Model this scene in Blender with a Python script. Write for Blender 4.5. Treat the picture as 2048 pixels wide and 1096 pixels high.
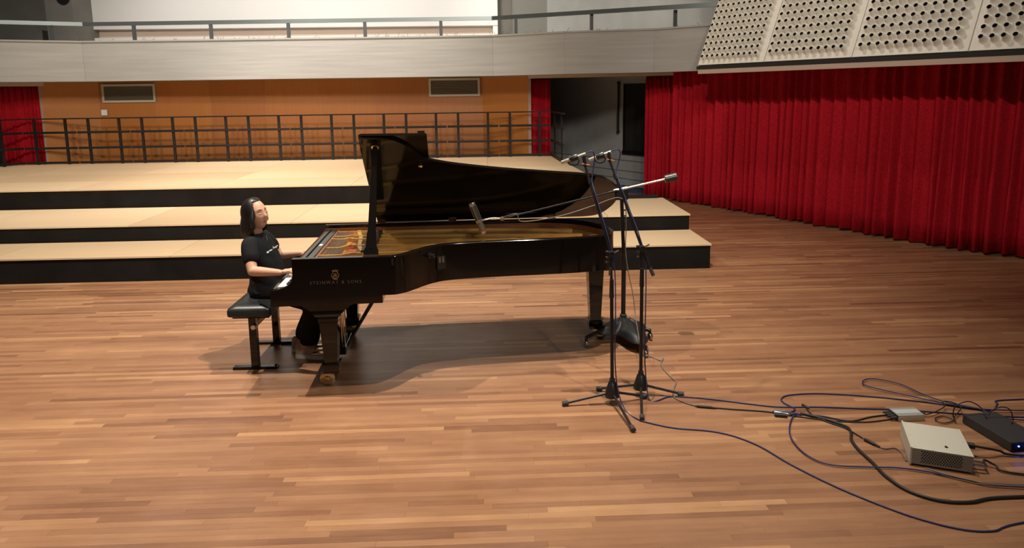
import bpy, bmesh, math, random
import numpy as np
from mathutils import Vector, Matrix, Euler
random.seed(7)
RNG = np.random.RandomState(11)
scene = bpy.context.scene
COL = scene.collection
for o in list(bpy.data.objects): bpy.data.objects.remove(o)

# ------------------------------------------------------------------ camera
FPX, PITCH, YAW, ROLL, CY, CAM_H = 1380.0, math.radians(8.5), math.radians(2.0), math.radians(0.8), 391.0, 2.15
fw = Vector((math.sin(YAW)*math.cos(PITCH), math.cos(YAW)*math.cos(PITCH), -math.sin(PITCH)))
r0 = Vector((math.cos(YAW), -math.sin(YAW), 0)); u0 = r0.cross(fw)
cR = r0*math.cos(ROLL) - u0*math.sin(ROLL); cU = u0*math.cos(ROLL) + r0*math.sin(ROLL)
cam = bpy.data.cameras.new('camera'); cam_o = bpy.data.objects.new('camera', cam); COL.objects.link(cam_o)
cam_o.matrix_world = Matrix(((cR.x, cU.x, -fw.x, 0), (cR.y, cU.y, -fw.y, 0), (cR.z, cU.z, -fw.z, CAM_H), (0, 0, 0, 1)))
cam.sensor_fit = 'HORIZONTAL'; cam.sensor_width = 36; cam.lens = FPX/2048*36
cam.shift_y = -(548-CY)/2048; cam.clip_start = .05; cam.clip_end = 200
scene.camera = cam_o
CC = Vector((0, 0, CAM_H))
def ray(u, v): return fw + cR*((u-1024)/FPX) + cU*((CY-v)/FPX)
def atz(u, v, z=0.0):
    d = ray(u, v); return CC + d*((z-CAM_H)/d.z)
def aty(u, v, y):
    d = ray(u, v); return CC + d*(y/d.y)
def atplane(u, v, p0, n):
    d = ray(u, v); n = Vector(n); return CC + d*((Vector(p0)-CC).dot(n)/d.dot(n))

# ------------------------------------------------------------------ world, lamps, exposure
w = bpy.data.worlds.new('hall_air'); scene.world = w; w.use_nodes = True
w.node_tree.nodes['Background'].inputs[0].default_value = (1.0, .90, .80, 1)
w.node_tree.nodes['Background'].inputs[1].default_value = .055
def spot(x, y, z, tx, ty, tz, power, angle=80, size=.12, color=(1, .90, .775), blend=.7):
    l = bpy.data.lights.new('ceiling_or_fill_spot', 'SPOT'); l.energy = power; l.color = color
    l.spot_size = math.radians(angle); l.spot_blend = blend; l.shadow_soft_size = size
    o = bpy.data.objects.new('ceiling_or_fill_spot', l); COL.objects.link(o); o.location = (x, y, z)
    o.rotation_euler = (Vector((tx, ty, tz))-Vector((x, y, z))).to_track_quat('-Z', 'Y').to_euler()
    return o
# ceiling spots over the playing area (hard shadows), over the risers, front-of-house spots above the seats, and a few added fill spots
spot(.6, 5.4, 8.6, -1.0, 6.3, 0, 2350, 88, .05, blend=1)
spot(1.5, 3.9, 8.6, -.8, 5.6, 0, 1050, 84, .05, blend=1)
spot(-4.2, 5.6, 8.6, -3.2, 6.8, 0, 2750, 84, .05, blend=1)
spot(-2.4, 10.4, 8.6, -2.4, 13.0, .8, 2400, 66, .4)
spot(-6.8, 10.4, 8.6, -6.8, 13, .8, 1700, 66, .4)
spot(-3.4, 10.8, 8.6, -3.6, 17.3, 4.2, 1800, 84, .4, color=(1, .95, .90))
for k, (x, y, z) in enumerate(((-8.0, -3.0, 7.4), (-5.0, -1.2, 8.6), (-2.2, -4.5, 8.0), (.6, -2.0, 9.2), (2.2, -5.0, 7.2))):
    spot(x, y, z, -8.0+k*2.3, 16, 1.7, 1900, 38, .6)
spot(3.6, -5.0, 8.4, -.8, 5.4, .3, 1100, 34, .2)  # added fill to lift the piano front, the shoes and the floor shadow
spot(.8, 8.8, 9.0, 5.0, 10.5, 3.4, 560, 62, .15)
spot(-2.6, -1.5, 8.6, 5.0, 10.8, 1.1, 2000, 30, .15)  # extra lamp, added only to brighten the red curtain
spot(-.6, 11.5, 8.8, 2.6, 16.5, 3.9, 1300, 60, .3)  # added to brighten the wall at the gallery's right end
scene.view_settings.view_transform = 'Standard'; scene.view_settings.look = 'None'
scene.view_settings.exposure = 0.18; scene.view_settings.gamma = 1.0
scene.view_settings.use_curve_mapping = False

# ------------------------------------------------------------------ materials
def nt(name):
    m = bpy.data.materials.new(name); m.use_nodes = True
    return m, m.node_tree, m.node_tree.nodes['Principled BSDF']
def mat(name, col, rough=.5, metal=0.0, coat=0.0, var=.0, scale=6.0, stretch=(1, 1, 1), spec=.5, bump=0.0, bscale=80.0, sheen=0.0):
    m, t, b = nt(name); L = t.links
    b.inputs['Base Color'].default_value = (*col, 1); b.inputs['Roughness'].default_value = rough
    b.inputs['Metallic'].default_value = metal; b.inputs['Coat Weight'].default_value = coat
    b.inputs['Specular IOR Level'].default_value = spec; b.inputs['Sheen Weight'].default_value = sheen
    if var or bump:
        tc = t.nodes.new('ShaderNodeTexCoord'); mp = t.nodes.new('ShaderNodeMapping')
        mp.inputs['Scale'].default_value = stretch; L.new(tc.outputs['Object'], mp.inputs[0])
    if var:
        n = t.nodes.new('ShaderNodeTexNoise'); n.inputs['Scale'].default_value = scale; n.inputs['Detail'].default_value = 6
        L.new(mp.outputs[0], n.inputs['Vector'])
        r = t.nodes.new('ShaderNodeValToRGB')
        r.color_ramp.elements[0].position = .3; r.color_ramp.elements[1].position = .7
        r.color_ramp.elements[0].color = (*[c*(1-var) for c in col], 1); r.color_ramp.elements[1].color = (*[min(1, c*(1+var)) for c in col], 1)
        L.new(n.outputs[0], r.inputs[0]); L.new(r.outputs[0], b.inputs['Base Color'])
    if bump:
        n2 = t.nodes.new('ShaderNodeTexNoise'); n2.inputs['Scale'].default_value = bscale; n2.inputs['Detail'].default_value = 3
        L.new(mp.outputs[0], n2.inputs['Vector'])
        bp = t.nodes.new('ShaderNodeBump'); bp.inputs['Strength'].default_value = bump; bp.inputs['Distance'].default_value = .01
        L.new(n2.outputs[0], bp.inputs['Height']); L.new(bp.outputs[0], b.inputs['Normal'])
    return m
def toned(name, stops, rough=.4, grain=(1, 14, 14), gscale=3.0, gamt=.25, coat=0.0, tone='tone', coord='Object', rvar=.0, mott=.0):
    """colour from a per-piece tone attribute, with wood grain running along x"""
    m, t, b = nt(name); L = t.links; N = t.nodes
    a = N.new('ShaderNodeAttribute'); a.attribute_name = tone
    tc = N.new('ShaderNodeTexCoord'); mp = N.new('ShaderNodeMapping'); mp.inputs['Scale'].default_value = grain
    if coord == 'World':
        g = N.new('ShaderNodeNewGeometry'); L.new(g.outputs['Position'], mp.inputs[0])
    else: L.new(tc.outputs['Object'], mp.inputs[0])
    n = N.new('ShaderNodeTexNoise'); n.noise_dimensions = '4D'; n.inputs['Scale'].default_value = gscale; n.inputs['Detail'].default_value = 8; n.inputs['Roughness'].default_value = .65
    L.new(mp.outputs[0], n.inputs['Vector'])
    mw = N.new('ShaderNodeMath'); mw.operation = 'MULTIPLY'; mw.inputs[1].default_value = 37.0; L.new(a.outputs['Fac'], mw.inputs[0]); L.new(mw.outputs[0], n.inputs['W'])
    s = N.new('ShaderNodeMath'); s.operation = 'MULTIPLY_ADD'; s.inputs[1].default_value = gamt*2; s.inputs[2].default_value = -gamt
    L.new(n.outputs[0], s.inputs[0])
    ad = N.new('ShaderNodeMath'); ad.operation = 'ADD'; ad.use_clamp = True; L.new(a.outputs['Fac'], ad.inputs[0]); L.new(s.outputs[0], ad.inputs[1])
    if mott:
        g4 = N.new('ShaderNodeNewGeometry'); m4 = N.new('ShaderNodeMapping'); m4.inputs['Scale'].default_value = (.8, 2.6, 1); L.new(g4.outputs['Position'], m4.inputs[0])
        n4 = N.new('ShaderNodeTexNoise'); n4.inputs['Scale'].default_value = 1.6; n4.inputs['Detail'].default_value = 9; n4.inputs['Roughness'].default_value = .7; L.new(m4.outputs[0], n4.inputs['Vector'])
        s4 = N.new('ShaderNodeMath'); s4.operation = 'MULTIPLY_ADD'; s4.inputs[1].default_value = mott*2; s4.inputs[2].default_value = -mott; L.new(n4.outputs[0], s4.inputs[0])
        a4 = N.new('ShaderNodeMath'); a4.operation = 'ADD'; a4.use_clamp = True; L.new(ad.outputs[0], a4.inputs[0]); L.new(s4.outputs[0], a4.inputs[1]); ad = a4
    r = N.new('ShaderNodeValToRGB'); cr = r.color_ramp
    while len(cr.elements) < len(stops): cr.elements.new(.5)
    for e, (p, c) in zip(cr.elements, stops): e.position = p; e.color = (*c, 1)
    L.new(ad.outputs[0], r.inputs[0]); L.new(r.outputs[0], b.inputs['Base Color'])
    b.inputs['Roughness'].default_value = rough; b.inputs['Coat Weight'].default_value = coat; b.inputs['Coat Roughness'].default_value = .32
    if rvar:
        n3 = N.new('ShaderNodeTexNoise'); n3.inputs['Scale'].default_value = 2.5; n3.inputs['Detail'].default_value = 5
        g2 = N.new('ShaderNodeNewGeometry'); L.new(g2.outputs['Position'], n3.inputs['Vector'])
        mr = N.new('ShaderNodeMapRange'); mr.inputs['From Min'].default_value = .3; mr.inputs['From Max'].default_value = .7
        mr.inputs['To Min'].default_value = rough-rvar; mr.inputs['To Max'].default_value = rough+rvar
        L.new(n3.outputs[0], mr.inputs[0]); L.new(mr.outputs[0], b.inputs['Roughness'])
    return m
M = {}
M['plank'] = toned('oiled_parquet', [(0, (.140, .060, .030)), (.3, (.24, .111, .055)), (.62, (.33, .165, .081)), (1, (.47, .262, .122))], rough=.42, grain=(1.2, 22, 22), gscale=2.2, gamt=.24, rvar=.08, mott=.42, coat=.35)
M['subfloor'] = mat('parquet_joint', (.09, .04, .022), .8)
M['deck'] = toned('plywood_deck', [(0, (.50, .355, .21)), (.5, (.59, .43, .265)), (1, (.67, .51, .33))], rough=.5, grain=(1, 9, 9), gscale=1.6, gamt=.3)
M['skirt'] = mat('black_stage_cloth', (.009, .0072, .0065), .9, var=.3, scale=3, spec=.15)
M['veneer'] = toned('cherry_veneer', [(0, (.32, .100, .018)), (.5, (.39, .138, .025)), (1, (.47, .182, .036))], rough=.42, grain=(11, 11, .5), gscale=2.4, gamt=.3)
M['concrete'] = mat('board_marked_concrete', (.285, .278, .262), .85, var=.09, scale=2.2, stretch=(.35, .35, 7), bump=.35, bscale=3)
M['concrete_dark'] = mat('grey_concrete', (.235, .225, .205), .85, var=.1, scale=2)
M['grey_side'] = mat('grey_painted_concrete', (.40, .40, .39), .8, var=.08, scale=2)
M['screen_white'] = mat('white_plaster', (.80, .78, .75), .7)
M['band'] = mat('beige_band', (.62, .50, .41), .7)
M['velvet'] = mat('red_velvet', (.42, .010, .021), .9, var=.22, scale=40, spec=.1)
M['steel_black'] = mat('black_steel', (.011, .008, .0065), .55, spec=.25)
M['rail_grey'] = mat('brushed_rail', (.20, .23, .23), .28, metal=.8)
M['post_dark'] = mat('dark_rail_post', (.035, .04, .042), .5)
M['panel'] = mat('pale_acoustic_panel', (.70, .67, .60), .7, var=.05, scale=4)
M['hole'] = mat('dark_horn_throat', (.006, .006, .006), .9)
M['white_plastic'] = mat('white_plastic', (.75, .74, .72), .4)
M['alu_frame'] = mat('pale_frame', (.50, .45, .38), .5)
M['mesh_dark'] = mat('dark_grille', (.11, .092, .07), .7)
M['dark_void'] = mat('unlit_black', (.012, .011, .011), .8)
M['blue_carpet'] = mat('blue_carpet', (.045, .075, .16), .95, var=.2, scale=60)
M['pelmet'] = mat('beige_pelmet', (.42, .32, .25), .7)

# ------------------------------------------------------------------ mesh helpers
class MB:
    def __init__(s): s.v = []; s.f = []; s.m = []; s.tone = []; s.mi = 0; s.t = .5
    def add(s, vs, fs):
        k = len(s.v); s.v += [tuple(p) for p in vs]
        for f in fs: s.f.append(tuple(i+k for i in f)); s.m.append(s.mi); s.tone.append(s.t)
        return s
    def box(s, x0, x1, y0, y1, z0, z1, c=0.0):
        if c <= 0:
            return s.add([(x, y, z) for z in (z0, z1) for y in (y0, y1) for x in (x0, x1)],
                         [(0, 2, 3, 1), (4, 5, 7, 6), (0, 1, 5, 4), (2, 6, 7, 3), (0, 4, 6, 2), (1, 3, 7, 5)])
        # chamfered box
        b = bmesh.new(); bmesh.ops.create_cube(b, size=1)
        for v in b.verts: v.co = Vector(((x0+x1)/2+v.co.x*(x1-x0), (y0+y1)/2+v.co.y*(y1-y0), (z0+z1)/2+v.co.z*(z1-z0)))
        bmesh.ops.bevel(b, geom=list(b.edges), offset=c, segments=2, affect='EDGES', profile=.6)
        b.verts.index_update(); s.add([v.co[:] for v in b.verts], [[v.index for v in f.verts] for f in b.faces]); b.free(); return s
    def obox(s, c, ax, ay, az, c0=0.0):
        """box with centre c and half axes ax, ay, az"""
        c, ax, ay, az = Vector(c), Vector(ax), Vector(ay), Vector(az)
        return s.add([c+ax*i+ay*j+az*k for k in (-1, 1) for j in (-1, 1) for i in (-1, 1)],
                     [(0, 2, 3, 1), (4, 5, 7, 6), (0, 1, 5, 4), (2, 6, 7, 3), (0, 4, 6, 2), (1, 3, 7, 5)])
    def bar(s, a, b, wdt, h, up=(0, 0, 1)):
        a, b = Vector(a), Vector(b); d = (b-a); l = d.length; d.normalize()
        sd = d.cross(Vector(up)); sd.normalize(); upv = sd.cross(d)
        return s.obox((a+b)/2, d*(l/2), sd*(wdt/2), upv*(h/2))
    def tube(s, pts, r, n=10, cap=True):
        pts = [Vector(p) for p in pts]; rs = r if isinstance(r, (list, tuple)) else [r]*len(pts)
        vs = []; prev = None
        for i, p in enumerate(pts):
            d = (pts[min(i+1, len(pts)-1)]-pts[max(i-1, 0)])
            if d.length < 1e-9: d = Vector((0, 0, 1))
            d.normalize()
            if prev is None:
                a = Vector((0, 0, 1)) if abs(d.z) < .9 else Vector((1, 0, 0)); x = d.cross(a).normalized()
            else:
                x = prev-d*prev.dot(d); x = x.normalized() if x.length > 1e-6 else d.orthogonal().normalized()
            prev = x; y = d.cross(x)
            for k in range(n):
                t = 2*math.pi*k/n; vs.append(p+x*(rs[i]*math.cos(t))+y*(rs[i]*math.sin(t)))
        fs = [(i*n+k, i*n+(k+1) % n, (i+1)*n+(k+1) % n, (i+1)*n+k) for i in range(len(pts)-1) for k in range(n)]
        if cap: fs += [tuple(range(n-1, -1, -1)), tuple(range((len(pts)-1)*n, len(pts)*n))]
        return s.add(vs, fs)
    def loft(s, rings, cap=True):
        n = len(rings[0]); vs = [p for r in rings for p in r]
        fs = [(i*n+k, i*n+(k+1) % n, (i+1)*n+(k+1) % n, (i+1)*n+k) for i in range(len(rings)-1) for k in range(n)]
        if cap: fs += [tuple(range(n-1, -1, -1)), tuple(range((len(rings)-1)*n, len(rings)*n))]
        return s.add(vs, fs)
    def prism(s, out, z0, z1):
        n = len(out)
        return s.add([(x, y, z0) for x, y in out]+[(x, y, z1) for x, y in out],
                     [tuple(range(n-1, -1, -1)), tuple(range(n, 2*n))]+[(i, (i+1) % n, n+(i+1) % n, n+i) for i in range(n)])
    def lathe(s, prof, c, axis=(0, 0, 1), n=16):
        c = Vector(c); q = Vector((0, 0, 1)).rotation_difference(Vector(axis).normalized())
        return s.loft([[c+q @ Vector((r*math.cos(2*math.pi*k/n), r*math.sin(2*math.pi*k/n), h)) for k in range(n)] for r, h in prof])
    def build(s, name, mats, parent=None, smooth=False, tone=False, auto=None):
        me = bpy.data.meshes.new(name); me.from_pydata(s.v, [], s.f)
        if not isinstance(mats, (list, tuple)): mats = [mats]
        for m in mats: me.materials.append(M[m] if isinstance(m, str) else m)
        if len(mats) > 1: me.polygons.foreach_set('material_index', s.m)
        if tone:
            at = me.attributes.new('tone', 'FLOAT', 'FACE'); at.data.foreach_set('value', s.tone)
        b = bmesh.new(); b.from_mesh(me); bmesh.ops.recalc_face_normals(b, faces=b.faces); b.to_mesh(me); b.free()
        if smooth:
            me.polygons.foreach_set('use_smooth', [True]*len(me.polygons))
            me.set_sharp_from_angle(angle=math.radians(auto if auto else 40))
        me.update()
        o = bpy.data.objects.new(name, me); COL.objects.link(o)
        if parent is not None: o.parent = parent
        return o
def smooth_path(pts, sub=8):
    P = [Vector(p) for p in pts]; out = []
    for i in range(len(P)-1):
        a, b, c, d = P[max(i-1, 0)], P[i], P[i+1], P[min(i+2, len(P)-1)]
        for k in range(sub):
            t = k/sub
            out.append(.5*((2*b)+(c-a)*t+(2*a-5*b+4*c-d)*t*t+(3*b-3*c+d-a)*t**3))
    out.append(P[-1]); return out
def empty(name, loc=(0, 0, 0), rz=0.0):
    o = bpy.data.objects.new(name, None); o.empty_display_size = .1; COL.objects.link(o); o.location = loc; o.rotation_euler = (0, 0, rz); return o
def tag(o, label=None, cat=None, group=None, kind=None):
    if label: o['label'] = label
    if cat: o['category'] = cat
    if group: o['group'] = group
    if kind: o['kind'] = kind
    return o
def copy_tree(o, parent=None):
    c = o.copy(); COL.objects.link(c); c.parent = parent
    for ch in o.children: copy_tree(ch, c)
    return c
def struct(o, label=None): return tag(o, label, kind='structure')

# ================================================================== floor
fl = MB(); fl.box(-16, 12, .4, 24, -.08, -.006); floor = struct(fl.build('floor', 'subfloor'), 'brown strip parquet floor of the concert hall')
PW = .046; rest = MB(); near = []
rr = random.Random(3)
def plank(mb, x0, x1, y0, y1):
    g = .0002; c = .0005; z = 0.0
    x0 += g; x1 -= g; y0 += g; y1 -= g
    mb.add([(x0, y0, -.006), (x1, y0, -.006), (x1, y1, -.006), (x0, y1, -.006), (x0, y0, z-c), (x1, y0, z-c), (x1, y1, z-c), (x0, y1, z-c),
            (x0+c, y0+c, z), (x1-c, y0+c, z), (x1-c, y1-c, z), (x0+c, y1-c, z)],
           [(0, 1, 5, 4), (1, 2, 6, 5), (2, 3, 7, 6), (3, 0, 4, 7), (4, 5, 9, 8), (5, 6, 10, 9), (6, 7, 11, 10), (7, 4, 8, 11), (8, 9, 10, 11)])
y = 2.45; row = 0
while y < 16.3:
    x = -12.2+rr.random()*1.2; xm = 9.5
    drift = rr.gauss(0, .06)
    while x < xm:
        l = rr.uniform(.35, 1.5); t = min(1, max(0, (rr.gauss(.46, .07) if rr.random() < .68 else rr.choice((rr.gauss(.24, .07), rr.gauss(.68, .09))))+drift))
        if y < 9 or (x > -13 and y < 16):
            vis = abs((x+l/2)-.035*y) < .80*y+(1.4 if x < 0 else 3.2)
            if vis:
                if y < 4.5 and len(near) < 298 and abs((x+l/2)-.035*y) < .70*y+.35: near.append((x, x+l, y, y+PW, t))
                else: rest.t = t; plank(rest, x, x+l, y, y+PW)
        x += l
    y += PW; row += 1
for (a, b, c, d, t) in near:
    mb = MB(); mb.t = t; plank(mb, a, b, c, d); mb.build('plank', 'plank', floor, tone=True)
tag(rest.build('plank_field', 'plank', floor, tone=True), kind='stuff')

# ================================================================== stage tiers
def tier(name, label, poly_r, yf, yb, z, z0, nrow, xs, x_left, lip=.03):
    """deck of loose plywood panels on a black skirted base; poly_r(y) gives the right end"""
    t = empty(name, ((x_left+poly_r(yf))/2, (yf+yb)/2, 0)); ox, oy = t.location.x, t.location.y
    b = MB(); e = .012
    pts = [(x_left-ox, yf+e-oy), (poly_r(yf)-e-ox, yf+e-oy), (poly_r(yb)-e-ox, yb-oy), (x_left-ox, yb-oy)]
    b.prism(pts, z0, z-.019); b.build('skirt', 'skirt', t)
    edges = [x_left]+[x for x in xs if x_left < x < poly_r(yb)-.3]+[None]
    for r in range(nrow):
        ya = yf+(yb-yf)*r/nrow; yc = yf+(yb-yf)*(r+1)/nrow
        for i in range(len(edges)-1):
            xa = edges[i]; last = edges[i+1] is None
            g = .0022; p = MB(); p.t = rr.uniform(.2, .9)
            xr0 = poly_r(ya) if last else edges[i+1]-g; xr1 = poly_r(yc) if last else edges[i+1]-g
            c = .002
            p.prism([(xa+g-ox, ya-oy), (xr0-ox, ya-oy), (xr1-ox, yc-g-oy), (xa+g-ox, yc-g-oy)], z-.019, z)
            p.build('deck_panel', 'deck', t, tone=True)
    tag(t, label, 'stage riser', 'stepped stage risers'); return t
Z1, Z2, Z3 = .303, .512, .800
Y1, Y2, Y3, Y4 = 8.07, 8.97, 10.44, 14.66
sx = [-10.9+2.08*i for i in range(8)]
tier('stage_riser', 'lowest black-skirted plywood stage riser, nearest the piano', lambda y: 2.69, Y1, Y2-.002, Z1, 0, 1, [x+.9 for x in sx], -8.2)
t2 = tier('stage_riser', 'middle plywood stage riser, second step up behind the pianist', lambda y: 2.69, Y2, Y3-.002, Z2, 0, 1, sx, -9.2)
rx = lambda y: 1.70+(y-10.44)*(-.30/4.2)
tier('stage_riser', 'deep topmost plywood stage riser with guard rails at its back', rx, Y3, Y4, Z3, 0, 4, [x+.5 for x in sx], -11.0)
b = MB(); b.box(1.74, 2.60, Y3-.05, Y3-.01, Z2, Z2+.055); ks = b.build('rear_kerb', 'steel_black'); 
ks.parent = t2; ks.location = (-t2.location.x, -t2.location.y, 0)

# ================================================================== guard rail panels at the back of the top tier
def rail_panel(a, b_, label, z=Z3, h=.94, first=[None]):
    a, b_ = Vector(a), Vector(b_); d = b_-a; L = d.length
    t = empty('guard_rail', a); t.rotation_euler = (0, 0, math.atan2(d.y, d.x))
    g = .012
    m = MB(); m.box(0, L, -.02, .02, h-.012, h+.012); m.build('top_rail', 'steel_black', t)
    for zz in (.015, h*.335, h*.675):
        m = MB(); m.box(g, L-g, -.025, -.005, zz, zz+.046, .003); m.build('cross_rail', 'steel_black', t)
    for f in (.215, .79):
        m = MB(); m.box(L*f-.026, L*f+.026, -.005, .022, 0, h-.012); m.build('post', 'steel_black', t)
    tag(t, label, 'guard rail', 'black guard rail panels on the top riser'); return t
YR = 14.6; xl = aty(158, 300, YR).x; xe = aty(1101, 300, YR).x
n_mod = 9; mw = (xe-xl)/n_mod
words = ['third', 'fourth', 'fifth', 'sixth', 'seventh', 'eighth', 'ninth', 'tenth', 'eleventh']
for i in range(n_mod):
    rail_panel((xl+mw*i, YR, Z3), (xl+mw*(i+1), YR, Z3), f'{words[i]} black guard rail panel from the left along the wood wall')
rail_panel((xl-mw, YR, Z3), (xl, YR, Z3), 'black guard rail panel in front of the left red curtain')
# returns at both ends
pr1 = aty(1103, 300, YR); pr2 = atz(1149, 330, Z3)
rail_panel((xe+.03, YR, Z3), (rx(13.2)-.05, 13.0, Z3), 'short black guard rail panel running toward the camera at the right end')
rail_panel((xl-mw-1.0, YR-1.55, Z3), (xl-mw-.02, YR, Z3), 'black guard rail panel angled toward the camera at far left end')

# ================================================================== wood wall behind the stage
YW = 15.3
def wx(u, y, v=240): return aty(u, v, y).x
wall = MB(); L0 = (wx(88, 14.8), 14.8); L1 = (wx(203, YW), YW); R1 = (wx(966, YW), YW); R0 = (wx(1057, 14.8), 14.8)
wall.prism([L0, L1, R1, R0, (R0[0]+.06, R0[1]+.02), (R0[0]+.06, 15.6), (L0[0]-.06, 15.6), (L0[0]-.06, L0[1]+.02)], 0, 2.52)
wall_back = struct(wall.build('wall_back', 'pelmet'), 'cherry wood panelled wall under the balcony')
def wpanel(a, b_, tone):
    a, b_ = Vector((*a, 0)), Vector((*b_, 0)); d = (b_-a).normalized(); nrm = Vector((d.y, -d.x, 0)); g = .003
    p = MB(); p.t = tone; q0 = a+d*g; q1 = b_-d*g
    p.add([q0+nrm*.0, q1+nrm*.0, q1+nrm*.007, q0+nrm*.007]+[q+Vector((0, 0, 2.50)) for q in (q0, q1, q1+nrm*.007, q0+nrm*.007)],
          [(0, 1, 2, 3), (4, 5, 6, 7), (0, 1, 5, 4), (1, 2, 6, 5), (2, 3, 7, 6), (3, 0, 4, 7)])
    p.build('wood_panel', 'veneer', wall_back, tone=True)
npan = 7
for i in range(npan):
    wpanel((L1[0]+(R1[0]-L1[0])*i/npan, YW), (L1[0]+(R1[0]-L1[0])*(i+1)/npan, YW), rr.uniform(.3, .7))
wpanel(L0, L1, .75); wpanel(R1, R0, .7)
# vents
def vent(u0, v0, u1, v1, label):
    y = YW-.02; a = aty(u0, v0, y); c = aty(u1, v1, y)
    x0, x1, z0, z1 = a.x, c.x, min(c.z, a.z), max(c.z, a.z)
    t = empty('air_vent', ((x0+x1)/2, y, z0)); ox, oz = (x0+x1)/2, z0; f = .045
    m = MB(); X0, X1, H = x0-ox, x1-ox, z1-z0
    m.box(X0, X1, -.03, 0, 0, f); m.box(X0, X1, -.03, 0, H-f, H); m.box(X0, X0+f, -.03, 0, f, H-f); m.box(X1-f, X1, -.03, 0, f, H-f)
    m.build('frame', 'alu_frame', t)
    m = MB(); m.box(X0+f, X1-f, -.008, 0, f, H-f); m.build('backing', 'mesh_dark', t)
    n = 9; g0 = MB()
    for k in range(n):
        zz = f+(H-2*f)*(k+.5)/n; s = MB()
        s.obox((0, -.014, zz), ((X1-X0-2*f)/2, 0, 0), (0, .006, -.012), (0, .003, .0016)); s.build('slat', 'mesh_dark', t)
    tag(t, label, 'vent', 'dark air vents high on the wood wall')
vent(203, 169, 313, 204, 'dark slatted air vent with pale frame above the white switch box')
vent(857, 157, 960, 192, 'dark slatted air vent with pale frame above the piano lid')
sw = empty('wall_switch', aty(210.5, 231, YW-.02)); m = MB(); m.box(-.062, .062, -.035, 0, 0, .125, .006); m.build('housing', 'white_plastic', sw)
m = MB(); m.box(-.03, .03, -.042, -.035, .03, .095, .003); m.build('rocker', 'white_plastic', sw)
tag(sw, 'small white square switch box on the wood wall', 'switch')

# ================================================================== balcony
ZB, ZT = 2.49, 3.27
ptsB = [aty(-260, 84, 12.9), atz(163, 82, ZT), atz(985, 70, ZT), atz(1129, 62.3, ZT), atz(1309, 56.5, ZT), atz(1440, 46.7, ZT)]
ptsB = [(p.x, p.y) for p in ptsB]
parent_b = MB()
back = [(ptsB[-1][0]+.6, 19.6), (ptsB[0][0]-1.0, 19.6)]
insetp = [(x, y+.25) for x, y in ptsB]
parent_b.prism(insetp+back, ZB, ZB+.14); balcony = struct(parent_b.build('balcony_slab', 'concrete'), 'balcony floor slab over the stage wall')
for i in range(len(ptsB)-1):
    a, c = Vector((*ptsB[i], 0)), Vector((*ptsB[i+1], 0)); d = (c-a).normalized(); nn = Vector((-d.y, d.x, 0))
    g = .0012; m = MB(); a2, c2 = a+d*g, c-d*g; th = .22
    m.prism([(a2.x, a2.y), (c2.x, c2.y), (c2.x+nn.x*th, c2.y+nn.y*th), (a2.x+nn.x*th, a2.y+nn.y*th)], ZB-.01, ZT-.03)
    m.build('parapet_panel', 'concrete', balcony)
    m = MB(); e = .02
    m.prism([(a.x-nn.x*e, a.y-nn.y*e), (c.x-nn.x*e, c.y-nn.y*e), (c.x+nn.x*(th+e), c.y+nn.y*(th+e)), (a.x+nn.x*(th+e), a.y+nn.y*(th+e))], ZT-.03, ZT)
    m.build('coping', 'concrete', balcony)
# fine wire spikes along the coping
m = MB(); rs = random.Random(5)
for i in range(len(ptsB)-1):
    a, c = Vector((*ptsB[i], ZT)), Vector((*ptsB[i+1], ZT)); n = int((c-a).length*9)
    for k in range(n):
        if rs.random() < .35: continue
        p = a.lerp(c, rs.random())+Vector((0, .1, 0)); q = p+Vector((rs.uniform(-.06, .06), rs.uniform(-.02, .05), rs.uniform(.02, .075)))
        m.tube([p, q], .0035, 3, False)
tag(m.build('wire_spikes', 'post_dark', balcony), kind='stuff')
# balcony hand rail
hr = empty('balcony_rail', (ptsB[2][0], ptsB[2][1], ZT)); o3 = Vector((ptsB[2][0], ptsB[2][1], ZT))
zr = aty(575, 42, 14.1).z; 
line = [Vector((x, y+.11, zr)) for x, y in ptsB]
for i in (0, 1, 2):
    a, c = line[[0, 1, 2][i]], line[[1, 2, 5][i]]
    m = MB(); m.bar(a-o3, c-o3, .06, .075); m.build('hand_rail', 'rail_grey', hr)
def on_line(u, v):
    d = ray(u, v)
    for i in range(len(line)-1):
        a, c = line[i], line[i+1]
        n = Vector((-(c.y-a.y), c.x-a.x, 0)); p = CC+d*((a-CC).dot(n)/d.dot(n)); f = (p-a).dot(c-a)/(c-a).length_squared
        if -.001 <= f <= 1.001: return a.lerp(c, f)
for u in (103, 268, 422, 577, 730, 882, 1032, 1183, 1350):
    p = on_line(u, 60)
    if p is None: continue
    m = MB(); m.box(p.x-o3.x-.03, p.x-o3.x+.03, p.y-o3.y-.025, p.y-o3.y+.025, 0, zr-ZT-.03); m.build('post', 'post_dark', hr)
tag(hr, 'long grey metal hand rail on the concrete balcony parapet', 'railing')
# fascia beams under the slab, either side of the wood wall
m = MB(); zf = aty(1100, 156.5, 14.45).z
pf = [aty(1058, 150, 14.45), aty(1385, 150, 13.2)]
m.bar((pf[0].x, pf[0].y, (zf+ZB)/2), (pf[1].x, pf[1].y, (zf+ZB)/2), .1, ZB-zf); struct(m.build('trim_1', 'pelmet'), 'beige curtain beam under the balcony, right of the wood wall')
m = MB(); zf2 = aty(40, 172.5, 14.1).z; pf = [aty(-60, 168, 13.9), aty(87, 168, 14.3)]
m.bar((pf[0].x, pf[0].y, (zf2+ZB)/2), (pf[1].x, pf[1].y, (zf2+ZB)/2), .1, ZB-zf2); struct(m.build('trim_2', 'pelmet'), 'beige curtain beam under the balcony, left of the wood wall')

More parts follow.
